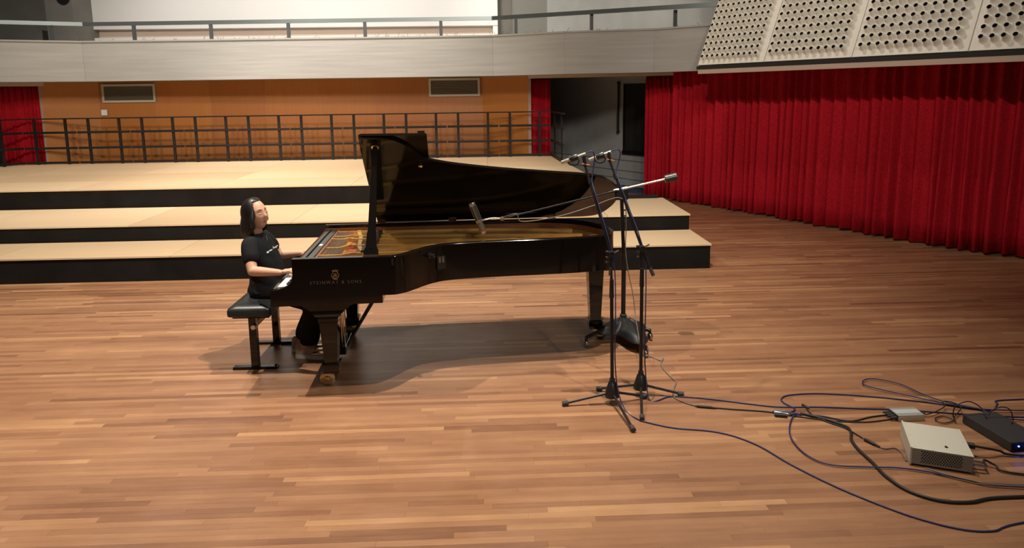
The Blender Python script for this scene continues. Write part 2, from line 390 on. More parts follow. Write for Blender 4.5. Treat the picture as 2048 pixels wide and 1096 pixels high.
# gallery behind the balcony
YG = 18.2
m = MB(); m.box(-16, 7.5, YG, YG+.3, ZB, 8.2); struct(m.build('wall_gallery', 'concrete_dark'), 'grey concrete rear wall of the balcony gallery')
y = 17.4
def gx(u, v=20, yy=y): return aty(u, v, yy).x
x0, x1 = gx(149, 40), gx(995, 20)
zt1, zb1 = aty(570, 55, y).z, aty(570, 72, y).z
gw = empty('white_gallery_wall', ((x0+x1)/2, y, ZB+.14)); oo = gw.location
def gpart(name, mt, X0, X1, Y0, Y1, Z0, Z1):
    q = MB(); q.box(X0-oo.x, X1-oo.x, Y0-oo.y, Y1-oo.y, Z0-oo.z, Z1-oo.z); return q.build(name, mt, gw)
gpart('upper_face', 'screen_white', x0, x1, y, YG, zt1, 8.0)
gpart('recess_band', 'band', x0+.05, x1-.12, y+.22, YG, zb1, zt1)
gpart('lower_face', 'screen_white', x0, x1, y, YG, ZB+.14, zb1)
gpart('end_jamb', 'screen_white', x1-.12, x1, y+.02, YG, zb1, zt1); gpart('end_jamb', 'screen_white', x0, x0+.05, y+.02, YG, zb1, zt1)
struct(gw, 'large white wall behind the balcony rail')
# left column with round opening, small dark box
yc = 16.6
m = MB(); xa, xb = gx(93, 40, yc), gx(147, 40, yc); m.box(xa, xb, yc, YG, ZB+.14, 8.0); col = struct(m.build('wall_column', 'concrete_dark'), 'dark grey column at the left end of the gallery')
pc = aty(126, -3, yc); m = MB(); m.lathe([(.15, 0), (.15, .012), (.125, .012), (.125, -.0)], (pc.x, yc-.001, pc.z), (0, -1, 0), 24); m.build('opening_ring', 'dark_void', col)
m = MB(); m.lathe([(.125, 0), (.125, .006)], (pc.x, yc-.001, pc.z), (0, -1, 0), 24); m.build('opening', 'hole', col)
pb = aty(80, 78, 17.9); m = MB(); m.box(-.12, .12, -.08, .3, -.05, .21, .01); bx = m.build('equipment_box', 'concrete_dark'); bx.location = pb
tag(bx, 'small grey box against the gallery wall left of the column', 'box')
# right: recessed door leaf
yd = 18.1
m = MB(); xa, xb = gx(1024, 30, yd), gx(1103, 30, yd); m.box(xa, xb, yd, YG+.02, ZB+.14, 8.0); dr = struct(m.build('door_1', mat('grey_door', (.165, .165, .145), .6)), 'grey door leaf at the back of the balcony')
m = MB(); m.box(xb-.01, xb+.03, yd-.02, YG, ZB+.14, 8.0); m.build('door_jamb', 'concrete_dark', dr)
# light plastered gallery side wall to the right
m = MB(); a, c = gx(1190, 20, 18.0), gx(1470, 20, 14.6)
m.prism([(a, 18.2), (c+.4, 14.5), (c+.9, 14.8), (a+.5, 18.4)], ZB, 8.0); struct(m.build('wall_gallery_right', 'grey_side'), 'pale wall closing the right end of the gallery')

# ================================================================== curtains
def curtain(name, path, z0, z1, lam, amp, label, group=None, cols=None, rows=7, seed=1):
    P = smooth_path([Vector((x, y, 0)) for x, y in path], 24); R = random.Random(seed)
    S = [0]
    for i in range(1, len(P)): S.append(S[-1]+(P[i]-P[i-1]).length)
    Lt = S[-1]; n = cols or int(Lt/lam*14)
    def pos(s):
        for i in range(1, len(P)):
            if S[i] >= s:
                f = (s-S[i-1])/max(1e-9, S[i]-S[i-1]); p = P[i-1].lerp(P[i], f); d = (P[i]-P[i-1]).normalized(); return p, d
        return P[-1], (P[-1]-P[-2]).normalized()
    # irregular folds
    knots = [0]; 
    while knots[-1] < Lt: knots.append(knots[-1]+lam*R.uniform(.6, 1.5))
    amps = [amp*R.uniform(.55, 1.25) for _ in knots]; skew = [R.uniform(-.3, .3) for _ in knots]
    lean = [R.uniform(-.04, .04) for _ in knots]
    vs = []; ox, oy = P[len(P)//2].x, P[len(P)//2].y
    for r in range(rows+1):
        t = r/rows
        for i in range(n+1):
            s = Lt*i/n; j = max(k for k in range(len(knots)) if knots[k] <= s+1e-9); j = min(j, len(knots)-2)
            f = (s-knots[j])/(knots[j+1]-knots[j]); f2 = f+skew[j]*f*(1-f)
            o = amps[j]*(.5-.5*math.cos(2*math.pi*f2))*(1.0-.35*t)
            o += .010*math.sin(s*47+j*2.1)*(1-.6*t)
            p, d = pos(min(Lt, max(0, s+lean[j]*(1-t)*math.sin(math.pi*f)))); nn = Vector((-d.y, d.x, 0))
            q = p-nn*o; vs.append((q.x-ox, q.y-oy, z0+(z1-z0)*t+(.012*math.sin(s*9) if r == 0 else 0)))
    fs = [(r*(n+1)+i, r*(n+1)+i+1, (r+1)*(n+1)+i+1, (r+1)*(n+1)+i) for r in range(rows) for i in range(n)]
    m = MB(); m.add(vs, fs); t = empty(name, (ox, oy, 0)); c = m.build('cloth', 'velvet', t, smooth=True, auto=80)
    sm = c.modifiers.new('thickness', 'SOLIDIFY'); sm.thickness = .006
    h = MB(); h.tube([(p.x-ox, p.y-oy, z1+.012) for p in P[::6]+[P[-1]]], .012, 6); h.build('curtain_track', 'steel_black', t)
    tag(t, label, 'curtain', group); return t
g = 'red velvet stage curtains'
path = [(3.23, 13.95), (3.62, 13.37), (3.98, 12.83), (4.62, 11.75), (5.12, 10.8), (6.02, 9.1), (6.74, 8.2), (7.6, 7.1), (8.5, 5.9)]
curtain('stage_curtain', [path[0], (3.46, 13.68), (3.74, 13.50)], .03, 2.41, .12, .11, 'narrow red curtain section at the left end of the long curtain', g, seed=4)
curtain('stage_curtain', path[1:], .03, 2.66, .17, .15, 'long pleated red velvet curtain along the right wall', g, rows=9, seed=9)
a, c = aty(1061, 300, 15.0), aty(1101, 300, 15.2)
curtain('stage_curtain', [(a.x-.05, 15.05), (c.x, 15.15)], .3, 2.42, .09, .05, 'short red curtain right of the wood wall behind the guard rail', g, seed=2)
a, c = aty(17, 300, 14.75), aty(92, 300, 14.85)
curtain('stage_curtain', [(a.x-.1, 14.76), (c.x+.02, 14.9)], .3, 2.42, .11, .06, 'red curtain at the far left of the stage', g, seed=3)

# ================================================================== right side wall, doorway and carpet
dW = (Vector((6.74, 8.2, 0))-Vector((3.23, 13.95, 0))).normalized(); nW = Vector((dW.y, -dW.x, 0))
if nW.x < 0: nW = -nW
pb = atz(1268, 374, 0); base = Vector((pb.x, pb.y, 0))
s0, s1 = -5.2, 13.0
A, B = base+dW*s0, base+dW*s1
m = MB(); m.prism([(A.x, A.y), (B.x, B.y), (B.x+nW.x*.3, B.y+nW.y*.3), (A.x+nW.x*.3, A.y+nW.y*.3)], 0, 8.0)
wr = struct(m.build('wall_right', 'grey_side'), 'grey concrete side wall behind the red curtain')
# boarded dado on the wall : pale planks with shadow joints
zb = [0.0, .16, .34, .58, .92]
for k in range(4):
    q = MB(); a1, b1 = A-nW*.03, base+dW*2.0-nW*.03
    q.prism([(a1.x, a1.y), (b1.x, b1.y), (b1.x+nW.x*.04, b1.y+nW.y*.04), (a1.x+nW.x*.04, a1.y+nW.y*.04)], zb[k]+.012, zb[k+1]-.012)
    q.build('dado_board', 'grey_side', wr)
# doorway in the side wall
pd0 = atplane(1247, 300, base-nW*.04, nW); pd1 = atplane(1310, 300, base-nW*.04, nW); zt = atplane(1250, 168, base-nW*.04, nW).z; zb0 = atplane(1250, 303, base-nW*.04, nW).z
m = MB(); q0, q1 = Vector((pd0.x, pd0.y, 0)), Vector((pd1.x, pd1.y, 0))
def wallbox(mb, p, q, z0, z1, d0, d1):
    p, q = Vector((p.x, p.y, 0)), Vector((q.x, q.y, 0))
    mb.prism([((p-nW*d1).x, (p-nW*d1).y), ((q-nW*d1).x, (q-nW*d1).y), ((q-nW*d0).x, (q-nW*d0).y), ((p-nW*d0).x, (p-nW*d0).y)], z0, z1)
    return mb
dwin = wallbox(MB(), q0, q1, zb0, zt, -.05, .004).build('window_1', 'dark_void'); struct(dwin, 'dark unlit opening in the side wall beside the curtain')
wallbox(MB(), q0-dW*.0, q0+dW*.05, zb0, zt, -.06, .02).build('window_frame', 'steel_black', dwin)
wallbox(MB(), q0, q1, zb0-.05, zb0+.03, -.06, .05).build('window_sill', 'steel_black', dwin)
pp = atplane(1237, 165, base-nW*.06, nW); pq = atplane(1236, 264, base-nW*.06, nW)
m = MB(); m.tube([(0, 0, pp.z-pq.z), (0, 0, 0)], .022, 8); m.build('rod', 'steel_black', (rod := empty('wall_rod', (pp.x, pp.y, pq.z))))
m = MB(); m.lathe([(.034, 0), (.034, .05)], (0, 0, -.02), n=10); m.build('bracket', 'steel_black', rod); m = MB(); m.lathe([(.034, 0), (.034, .05)], (0, 0, pp.z-pq.z-.03), n=10); m.build('bracket', 'steel_black', rod)
tag(rod, 'thin black vertical rod on the grey wall beside the dark opening', 'rod')
# blue carpet strip in front of that wall
m = MB(); a1 = base-dW*5-nW*2.2; b1 = base+dW*1.6-nW*.9
cpts = [(base-dW*3-nW*.05), (base+dW*1.6-nW*.05), (base+dW*1.6-nW*.5), (base-dW*3-nW*1.6)]
m.prism([(p.x, p.y) for p in cpts], .001, .008); tag(m.build('carpet', 'blue_carpet'), 'blue carpet strip on the floor beside the grey side wall', 'carpet')
# far wall closing the side passage and the left side
m = MB(); m.box(-16, 8, 19.4, 19.6, 0, ZB); struct(m.build('wall_passage', 'concrete_dark'), 'dark wall behind the stage passage')
m = MB(); m.box(-12.5, -10.9, 14.9, 15.1, 0, 2.5); struct(m.build('wall_left', 'dark_void'), 'dark wall edge at the far left of the stage')

# ================================================================== acoustic horn panels
def offs(d): # the panel line runs parallel to the curtain, d metres in front of it
    return Vector((3.98, 12.83, 0))-nW*d
dP = (Vector((6.74, 8.2, 0))-Vector((3.98, 12.83, 0))).normalized(); nP = Vector((dP.y, -dP.x, 0))
if nP.x < 0: nP = -nP
P0 = atplane(1395, 131, Vector((3.98, 12.83, 0))-nP*1.0, nP)
Pt = atplane(1433, 13, P0, dP)
upv = (Pt-P0).normalized()
nn = dP.cross(upv).normalized()
if nn.x > 0: nn = -nn        # points into the hall
cor = [atplane(u, v, P0, nn) for u, v in ((1395, 131), (1527, 124), (1703, 114.5), (1936, 103))]
ss = [(c-P0).dot(dP) for c in cor]; ss.append(ss[3]+(ss[3]-ss[2])*1.0)
NC, NR = 11, 11
gp = 'pale acoustic horn panels above the curtain'
lab = ['pale acoustic panel of small horns nearest the balcony', 'second acoustic horn panel from the balcony', 'third acoustic horn panel from the balcony', 'acoustic horn panel cut by the right edge of the picture']
for i in range(4):
    wd = ss[i+1]-ss[i]; org = P0+dP*ss[i]; t = empty('acoustic_panel', org)
    mrg = wd*.055; p = (wd-2*mrg)/NC; mg2 = wd*.05
    X = dP; Yv = upv
    fc = MB(); gp_ = .006; th = MB(); ns = 12
    def pt(a, b_, d): return X*a+Yv*b_+nn*d
    for r in range(NR):
        for c in range(NC):
            cx = mrg+p*(c+.5); cy = mg2+p*(r+.5)*1.06
            hw, hh = p/2, p*.53
            sq = []; ci = []
            for k in range(ns):
                an = 2*math.pi*(k+.5)/ns; ca, sa = math.cos(an), math.sin(an); mxx = max(abs(ca)/hw, abs(sa)/hh)
                sq.append(pt(cx+ca/mxx, cy+sa/mxx, 0)); ci.append((ca, sa))
            rings = [sq]+[[pt(cx+ca*rad*p, cy+sa*rad*p, -dep*p) for ca, sa in ci] for rad, dep in ((.505, .0), (.41, -.09), (.33, -.30), (.275, -.58), (.25, -.88), (.232, -.88))]
            n0 = len(fc.v); fc.v += [tuple(q) for ring in rings for q in ring]
            for a_ in range(len(rings)-1):
                for k in range(ns): fc.f.append((n0+a_*ns+k, n0+a_*ns+(k+1) % ns, n0+(a_+1)*ns+(k+1) % ns, n0+(a_+1)*ns+k)); fc.m.append(0); fc.tone.append(.5)
            corner = [pt(cx+sx_*hw, cy+sy_*hh, 0) for sx_, sy_ in ((1, 1), (-1, 1), (-1, -1), (1, -1))]
            k0 = len(fc.v); fc.v += [tuple(q) for q in corner]
            for (q, (i0, i1)) in zip(range(4), ((1, 1), (4, 4), (7, 7), (10, 10))):
                pass
            for q in range(4):
                # the square-projected ring leaves the four corners open: close them
                an = math.atan2(hh*(1 if q < 2 else -1), hw*(1 if q in (0, 3) else -1)) % (2*math.pi)
                k = int((an/(2*math.pi))*ns-.5) % ns
                fc.f.append((n0+k, k0+q, n0+(k+1) % ns)); fc.m.append(0); fc.tone.append(.5)
            th.add([pt(cx+ca*.232*p, cy+sa*.232*p, .88*p) for ca, sa in ci]+[pt(cx+ca*.20*p, cy+sa*.20*p, .02*p) for ca, sa in ci],
                   [(k, (k+1) % ns, ns+(k+1) % ns, ns+k) for k in range(ns)]+[tuple(range(ns, 2*ns))])
    H = mg2*2+p*NR*1.06
    # margins and edges
    for (a0, a1, b0, b1) in ((gp_, mrg, gp_, H-gp_), (wd-mrg, wd-gp_, gp_, H-gp_), (mrg, wd-mrg, gp_, mg2), (mrg, wd-mrg, H-mg2, H-gp_)):
        fc.add([pt(a0, b0, 0), pt(a1, b0, 0), pt(a1, b1, 0), pt(a0, b1, 0)], [(0, 1, 2, 3)])
    fc.build('horn_face', 'panel', t, smooth=True, auto=45); tag(th.build('horn_throats', 'hole', t, smooth=True), kind='stuff')
    ed = MB()
    for (a, b_) in (((gp_, gp_), (wd-gp_, gp_)), ((wd-gp_, gp_), (wd-gp_, H)), ((gp_, gp_), (gp_, H))):
        ed.add([pt(*a, 0), pt(*b_, 0), pt(*b_, -.05), pt(*a, -.05)], [(0, 1, 2, 3)])
    ed.add([pt(gp_, gp_, -.16), pt(wd-gp_, gp_, -.16), pt(wd-gp_, H, -.16), pt(gp_, H, -.16)], [(0, 1, 2, 3)])
    ed.build('panel_edge', 'panel', t)
    tag(t, lab[i], 'acoustic panel', gp)
# near-black bar with a gap's shade put into its colour, and pelmet rail below
Ltot = ss[4]
m = MB(); c0 = P0-nn*.03-Vector((0, 0, .03)); m.obox(c0+dP*(Ltot/2), dP*(Ltot/2), nP*.05, Vector((0, 0, .028))); struct(m.build('trim_3', 'dark_void'), 'dark bar coloured as a shadow gap under the acoustic panels')
m = MB(); c0 = P0+nP*.04-Vector((0, 0, .10)); m.obox(c0+dP*(Ltot/2+.03), dP*(Ltot/2), nP*.06, Vector((0, 0, .04))); struct(m.build('trim_4', 'pelmet'), 'beige pelmet rail between acoustic panels and red curtain')
# yellow end panel glimpsed over the horn panels
py = atplane(1416, 4, P0+nP*.5, nP); m = MB(); m.obox((0, 0, .35), dP*.32, nP*.03, Vector((0, 0, .35))); yo = m.build('yellow_panel', mat('yellow_board', (.45, .30, .03), .6)); yo.location = py+dP*.35+nP*.25
tag(yo, 'yellow board edge above the acoustic panel nearest the balcony', 'board')

# ================================================================== grand piano
M['lacquer'] = mat('black_lacquer', (.0065, .005, .004), .07, spec=.38)
M['brass'] = mat('brass', (.40, .31, .17), .25, metal=1.0)
M['gold_plate'] = mat('gold_iron_plate', (.52, .29, .075), .38, metal=.55, var=.08, scale=5)
M['soundboard'] = mat('spruce_board', (.40, .22, .08), .45, var=.12, scale=8, stretch=(1, 10, 1))
M['rim_inner'] = mat('mahogany_inner_rim', (.16, .058, .022), .35, var=.15, scale=8, stretch=(.4, .4, 6))
M['ivory'] = mat('white_key_top', (.80, .79, .74), .25)
M['ebony'] = mat('black_key_top', (.010, .010, .010), .3)
M['red_felt'] = mat('red_felt', (.62, .06, .05), .95)
M['pin_steel'] = mat('tuning_pin_steel', (.55, .56, .58), .3, metal=.9)
M['gilt'] = mat('gilt_inlay', (.30, .18, .065), .5, metal=.2); M['gilt_shaded'] = mat('shaded_gilt_lettering', (.12, .085, .05), .5)  # lettering gold is darkened in its colour to stand in for shade
M['string'] = mat('piano_wire', (.62, .46, .22), .3, metal=.9)
TH = math.radians(2.5); PO = Vector((-1.52, 4.82, 0)); PWD = 1.34
piano = empty('grand_piano', PO, TH)
tag(piano, 'black lacquered concert grand piano with its lid propped open', 'piano')
PM = Matrix.Translation(PO) @ Matrix.Rotation(TH, 4, 'Z'); PI = PM.inverted()
def pl(u, v, z):      # pixel on a height plane -> piano coordinates
    return PI @ atz(u, v, z)
outer = smooth_path([Vector((x, y, 0)) for x, y in [(.117, 0), (.45, 0), (.80, 0), (.86, .015), (.92, .06), (.98, .135), (1.05, .225), (1.12, .293), (1.2, .336), (1.35, .37), (1.62, .396), (2.02, .416), (2.28, .438),
     (2.43, .475), (2.53, .555), (2.585, .66), (2.597, .78), (2.57, .92), (2.50, 1.06), (2.40, 1.18), (2.25, 1.28), (2.1, 1.325), (1.95, 1.34), (1.2, 1.34), (.6, 1.34), (.117, 1.34)]], 5)
def inset(path, d):
    out = []
    for i, p in enumerate(path):
        t = (path[min(i+1, len(path)-1)]-path[max(i-1, 0)]).normalized(); out.append(p+Vector((-t.y, t.x, 0))*d)
    return out
inn = inset(outer, .052); inn2 = inset(outer, .058)
RB, RT = .715, 1.0
m = MB(); c = .004
m.loft([[(o.x, o.y, RB), (o.x, o.y, RT-c), (o.x+(n.x-o.x)*.08, o.y+(n.y-o.y)*.08, RT), (n.x+(o.x-n.x)*.08, n.y+(o.y-n.y)*.08, RT), (n.x, n.y, RT-c), (n.x, n.y, RB)] for o, n in zip(outer, inn)])
m.build('rim', 'lacquer', piano, smooth=True, auto=30)
m = MB(); m.loft([[(a.x, a.y, .80), (a.x, a.y, .968), (b_.x, b_.y, .968), (b_.x, b_.y, .80)] for a, b_ in zip(inset(outer, .0525), inset(outer, .064))]); m.build('inner_rim', 'rim_inner', piano, smooth=True, auto=30)
m = MB(); m.prism([(p.x, p.y) for p in inset(outer, .03)], .735, .775); m.build('bottom_board', 'lacquer', piano)
m = MB(); m.prism([(p.x, p.y) for p in inset(outer, .062) if p.x > .26]+[], .86, .90); m.build('soundboard', 'soundboard', piano)
# cast iron plate: frame ring, pin field and struts
ZP = .922
m = MB(); fr = [(a, b_) for a, b_ in zip(inset(outer, .066), inset(outer, .15)) if a.x > .26]
m.loft([[(a.x, a.y, ZP-.02), (a.x, a.y, ZP), (b_.x, b_.y, ZP), (b_.x, b_.y, ZP-.02)] for a, b_ in fr]); m.build('plate_frame', 'gold_plate', piano, smooth=True, auto=30)
m = MB(); m.prism([(.245, .07), (.44, .07), (.52, .3), (.47, .62), (.42, .9), (.40, 1.27), (.245, 1.27)], ZP-.02, ZP+.002); m.build('pin_field', 'gold_plate', piano)
def strut(pts, wd=.032, h=.034):
    q = MB(); P = smooth_path([Vector((x, y, 0)) for x, y in pts], 6); rings = []
    for i, p in enumerate(P):
        t = (P[min(i+1, len(P)-1)]-P[max(i-1, 0)]).normalized(); n = Vector((-t.y, t.x, 0))*wd/2
        a, b_ = p-n, p+n; rings.append([(a.x, a.y, ZP), (a.x+n.x*.3, a.y+n.y*.3, ZP+h), (b_.x-n.x*.3, b_.y-n.y*.3, ZP+h), (b_.x, b_.y, ZP)])
    q.loft(rings); q.build('plate_strut', 'gold_plate', piano, smooth=True, auto=35)
strut([(.25, 1.2), (.60, 1.2), (1.6, 1.16), (2.3, 1.02)])
strut([(.25, 1.0), (.34, 1.0), (.40, 1.03), (.52, 1.0), (1.5, .93), (2.35, .80)])
strut([(.24, .90), (.33, .88), (.40, .92), (.52, .86), (1.4, .74), (2.2, .62)])
strut([(.26, .56), (.36, .56), (.44, .66), (.52, .62), (1.2, .55), (1.9, .50)])
strut([(.25, .30), (.40, .30), (.5, .36), (.62, .33), (1.0, .35)])
strut([(.42, 1.26), (.435, 1.15), (.475, .95), (.495, .74), (.51, .6), (.56, .42), (.62, .30), (.66, .12)], .045, .03)
# tuning pins, felt strips, dampers, strings
m = MB(); rp = random.Random(8)
for (y0, y1, n) in ((.10, .28, 14), (.33, .54, 18), (.60, .86, 18), (.92, .985, 5), (1.03, 1.18, 12)):
    for k in range(n):
        for r in range(4):
            x = .265+r*.032+(.012 if k % 2 else 0)+(.02 if .3 < y0 < .5 else 0); yy = y0+(y1-y0)*k/(n-1)
            m.tube([(x, yy, ZP), (x-.004, yy, ZP+.036)], .0032, 5)
tag(m.build('tuning_pins', 'pin_steel', piano), kind='stuff')
for (x0, x1, y0, y1) in ((.405, .46, .60, .80), (.34, .39, 1.03, 1.15), (.43, .50, .38, .56)):
    m = MB(); m.box(x0, x1, y0, y1, ZP+.001, ZP+.014, .004); m.build('felt_strip', 'red_felt', piano)
m = MB()
for k in range(64):
    yy = .34+k*.0125; m.box(.555, .64, yy, yy+.006, ZP+.012, ZP+.05)
tag(m.build('dampers', 'ebony', piano), kind='stuff')
m = MB()
for k in range(88):
    yy = .12+k*.0128; xe = 1.0+ (k/87)**.8*1.35; y2 = yy*.62+.40 if k > 25 else yy*.75+.29
    xe = min(xe, 2.3); m.bar((.42, yy, ZP+.014), (xe, min(y2, 1.2), ZP+.012), .0026, .0022)
tag(m.build('strings', 'string', piano), kind='stuff')
# arms, keybed, key slip, fallboard and cover strips
arm = [(.125, .998), (.117, .998), (.117, .885), (.113, .855), (.10, .828), (.08, .806), (.045, .788), (.0, .778), (-.03, .773), (-.045, .762), (-.047, .66), (.125, .66)]
for y0 in (.0005, PWD-.0605):
    q = MB(); n = len(arm); q.add([(x, y0, z) for x, z in arm]+[(x, y0+.06, z) for x, z in arm], [tuple(range(n-1, -1, -1)), tuple(range(n, 2*n))]+[(i, (i+1) % n, n+(i+1) % n, n+i) for i in range(n)])
    q.build('arm', 'lacquer', piano)
m = MB(); m.box(-.04, .745, .004, PWD-.004, .655, .718, .003); m.build('keybed', 'lacquer', piano)
m = MB(); m.box(-.047, -.02, .061, PWD-.061, .665, .772, .004); m.build('key_slip', 'lacquer', piano)
for y0 in (.061, PWD-.103):
    m = MB(); m.box(-.02, .14, y0, y0+.042, .718, .774, .006); m.build('key_block', 'lacquer', piano)
m = MB(); m.add([(.135, .061, .775), (.135, PWD-.061, .775), (.155, PWD-.061, .775), (.155, .061, .775), (.118, .061, .955), (.118, PWD-.061, .955), (.138, PWD-.061, .96), (.138, .061, .96)],
      [(0, 1, 2, 3), (4, 5, 6, 7), (0, 1, 5, 4), (1, 2, 6, 5), (2, 3, 7, 6), (3, 0, 4, 7)]); m.build('fallboard', 'lacquer', piano)
M['satin_black'] = mat('satin_black_wood', (.02, .02, .019), .22)
for (x0, x1, z1) in ((.14, .170, .966), (.182, .225, .962)):
    m = MB(); m.box(x0, x1, .061, PWD-.061, .90, z1, .003); m.build('cover_strip', 'satin_black', piano)
m = MB(); m.box(.17, .182, .061, PWD-.061, .90, .945); m.build('cover_groove', 'ebony', piano)
m = MB(); m.box(.226, .246, .066, PWD-.066, .88, .952, .002); m.build('pinblock_edge', 'rim_inner', piano)
m = MB(); m.box(.19, .215, .60, .66, .962, .964); m.build('maker_plate', 'ivory', piano)
kw = (PWD-.206)/52
key = MB(); key.box(0, .15, .0006, kw-.0006, 0, .026, .0015); k0 = key.build('white_key', 'ivory', piano); k0.location = (-.018, .103, .750)
for i in range(1, 52):
    k = k0.copy(); COL.objects.link(k); k.parent = piano; k.location = (-.018, .103+kw*i, .750)
bk = MB(); bk.box(0, .095, -.0048, .0048, 0, .014, .002); b0 = None
for i in range(51):
    if (i+2) % 7 in (2, 6): continue
    if b0 is None: k = b0 = bk.build('black_key', 'ebony', piano)
    else: k = b0.copy(); COL.objects.link(k); k.parent = piano
    k.location = (.036, .103+kw*(i+1), .775)
# lid, folded front flap, hinges, knob
LA = math.radians(38)
def lid(x, wv, n=0.0): return Vector((x, PWD-wv*math.cos(LA)+n*math.sin(LA), RT+.004+wv*math.sin(LA)+n*math.cos(LA)))
lo_ = smooth_path([Vector((x, w_, 0)) for x, w_ in [(.575, 0), (.575, .4), (.578, 1.0), (.585, 1.31), (.62, 1.33), (.80, 1.315), (.88, 1.27), (.95, 1.195), (1.0, 1.115), (1.06, 1.048), (1.17, .994), (1.33, .943), (1.65, .869), (2.06, .797), (2.34, .752),
      (2.50, .70), (2.60, .62), (2.665, .53), (2.704, .42), (2.712, .31), (2.69, .20), (2.63, .08), (2.56, .02), (2.45, 0)]], 4)
q = MB(); n = len(lo_); tl = .020
q.add([lid(p.x, p.y, 0) for p in lo_]+[lid(p.x, p.y, tl) for p in lo_], [tuple(range(n-1, -1, -1)), tuple(range(n, 2*n))]+[(i, (i+1) % n, n+(i+1) % n, n+i) for i in range(n)])
ld = q.build('lid', 'lacquer', piano)
q = MB(); fo = [(.58, .03), (.58, 1.325), (.60, 1.34), (1.07, 1.335), (1.085, 1.32), (1.085, .03)]; n = len(fo)
q.add([lid(x, w_, tl+.003) for x, w_ in fo]+[lid(x, w_, tl+.023) for x, w_ in fo], [tuple(range(n-1, -1, -1)), tuple(range(n, 2*n))]+[(i, (i+1) % n, n+(i+1) % n, n+i) for i in range(n)])
q.build('front_flap', 'lacquer', piano)
for x in (.615, 1.25, 2.16):
    q = MB(); a = lid(x, .045, -.003); b_ = lid(x, 0, -.003)
    q.obox((a+b_)/2, Vector((.035, 0, 0)), (a-b_)/2, (lid(x, 0, .003)-lid(x, 0, 0))); q.box(x-.035, x+.035, PWD-.05, PWD-.004, RT, RT+.004); q.build('lid_hinge', 'brass', ld)
kp = lid(1.02, .97, 0); nv = lid(0, 0, -1)-lid(0, 0, 0)
q = MB(); q.lathe([(.006, 0), (.008, .012), (.018, .016), (.019, .024), (.012, .03), (0.001, .031)], kp, nv, 14); q.build('lid_knob', 'brass', ld, smooth=True)
q = MB(); kp = lid(1.045, 1.345, tl+.01); q.obox(kp, Vector((.026, 0, 0)), lid(0, .012)-lid(0, 0), lid(0, 0, .018)-lid(0, 0)); q.build('flap_latch', 'lacquer', ld)
# prop stick
sb = pl(742, 512, 1.0); sb = Vector((sb.x, .03, 1.0)); stp = lid(.695, 1.235, -.004)
q = MB(); d = (stp-sb); ax = Vector((1, 0, 0)); nr = d.cross(ax).normalized()*.011; rings = []
for f, wd in ((0, .052), (.05, .052), (.075, .040), (.20, .034), (.23, .028), (.5, .025), (.9, .020), (1, .016)):
    p = sb+d*f; rings.append([p-ax*wd-nr, p+ax*wd-nr, p+ax*wd+nr, p-ax*wd+nr])
q.loft(rings); ps = q.build('prop_stick', 'lacquer', piano)
q = MB(); p0 = sb+d*.06+nr*-1.15; p1 = sb+d*.21-nr*1.15; q.bar(p0, p1, .022, .003, up=tuple(nr)); q.build('stick_inlay', 'lacquer', ps)
q = MB(); q.box(sb.x-.055, sb.x+.055, .004, .05, 1.0, 1.012, .002); q.build('stick_socket', 'brass', ps)
q = MB(); p = lid(.695, 1.235, -.004); q.lathe([(.03, 0), (.03, .01), (.018, .012), (.018, .0)], p, nv, 12); q.build('stick_cup', 'brass', ld)
# near side marks: lyre emblem, maker's lettering, latch and knob
tx = bpy.data.curves.new('lettering', 'FONT'); tx.body = 'STEINWAY & SONS'; tx.size = .034; tx.space_character = 1.42; tx.align_x = 'CENTER'; tx.extrude = .0006
to = bpy.data.objects.new('tmp', tx); COL.objects.link(to); bpy.context.view_layer.update()
me = bpy.data.meshes.new_from_object(to.evaluated_get(bpy.context.evaluated_depsgraph_get())); bpy.data.objects.remove(to)
me.materials.clear(); me.materials.append(M['gilt_shaded']); wdt = max(v.co.x for v in me.vertices)-min(v.co.x for v in me.vertices)
to = bpy.data.objects.new('lettering', me); COL.objects.link(to); to.parent = piano; to.rotation_euler = (math.pi/2, 0, 0); to.location = (.418, -.001, .813); to.scale = (.362/wdt, .95, 1)
em = MB(); ec = Vector((.417, -.0012, .878))
def e2(pts, r=.0022): em.tube([ec+Vector((x, 0, z)) for x, z in smooth_path([Vector((x, z, 0)) for x, z in pts], 5) for x, z in [(x, z)]] if False else [ec+Vector((p.x, 0, p.y)) for p in smooth_path([Vector((x, z, 0)) for x, z in pts], 5)], r, 6)
for s in (-1, 1):
    e2([(s*.004, -.026), (s*.018, -.022), (s*.025, -.008), (s*.021, .008), (s*.014, .018), (s*.015, .027), (s*.022, .031)])
    e2([(s*.006, -.017), (s*.014, -.012), (s*.013, -.004)], .0016); e2([(0, -.012), (s*.007, -.006), (s*.008, .004), (0, .010)], .0016)
e2([(-.016, .024), (0, .026), (.016, .024)]); e2([(-.022, .031), (0, .034), (.022, .031)], .0015)
e2([(-.014, -.033), (0, -.031), (.014, -.033)], .0028); e2([(0, -.031), (0, -.02)]); e2([(0, .031), (0, .038)], .003)
e2([(-.003, -.008), (.003, -.003), (-.003, .002), (.003, .007)], .0014)
em.build('lyre_emblem', 'gilt', piano, smooth=True)
def on_side(u, v):     # first hit of the pixel ray with the outer rim wall
    d = PI.to_3x3() @ ray(u, v); c0 = PI @ CC; best = None
    for a, b_ in zip(outer, outer[1:]):
        t = b_-a; nrm = Vector((t.y, -t.x, 0)); den = d.dot(nrm)
        if den >= -1e-9: continue
        k = (a-c0).dot(nrm)/den; p = c0+d*k; f = (p-a).dot(t)/t.length_squared
        f2 = (Vector((p.x, p.y, 0))-a).dot(t)/t.length_squared
        if -.01 <= f2 <= 1.01 and (best is None or k < best[0]): best = (k, p, nrm.normalized())
    return best[1], best[2]
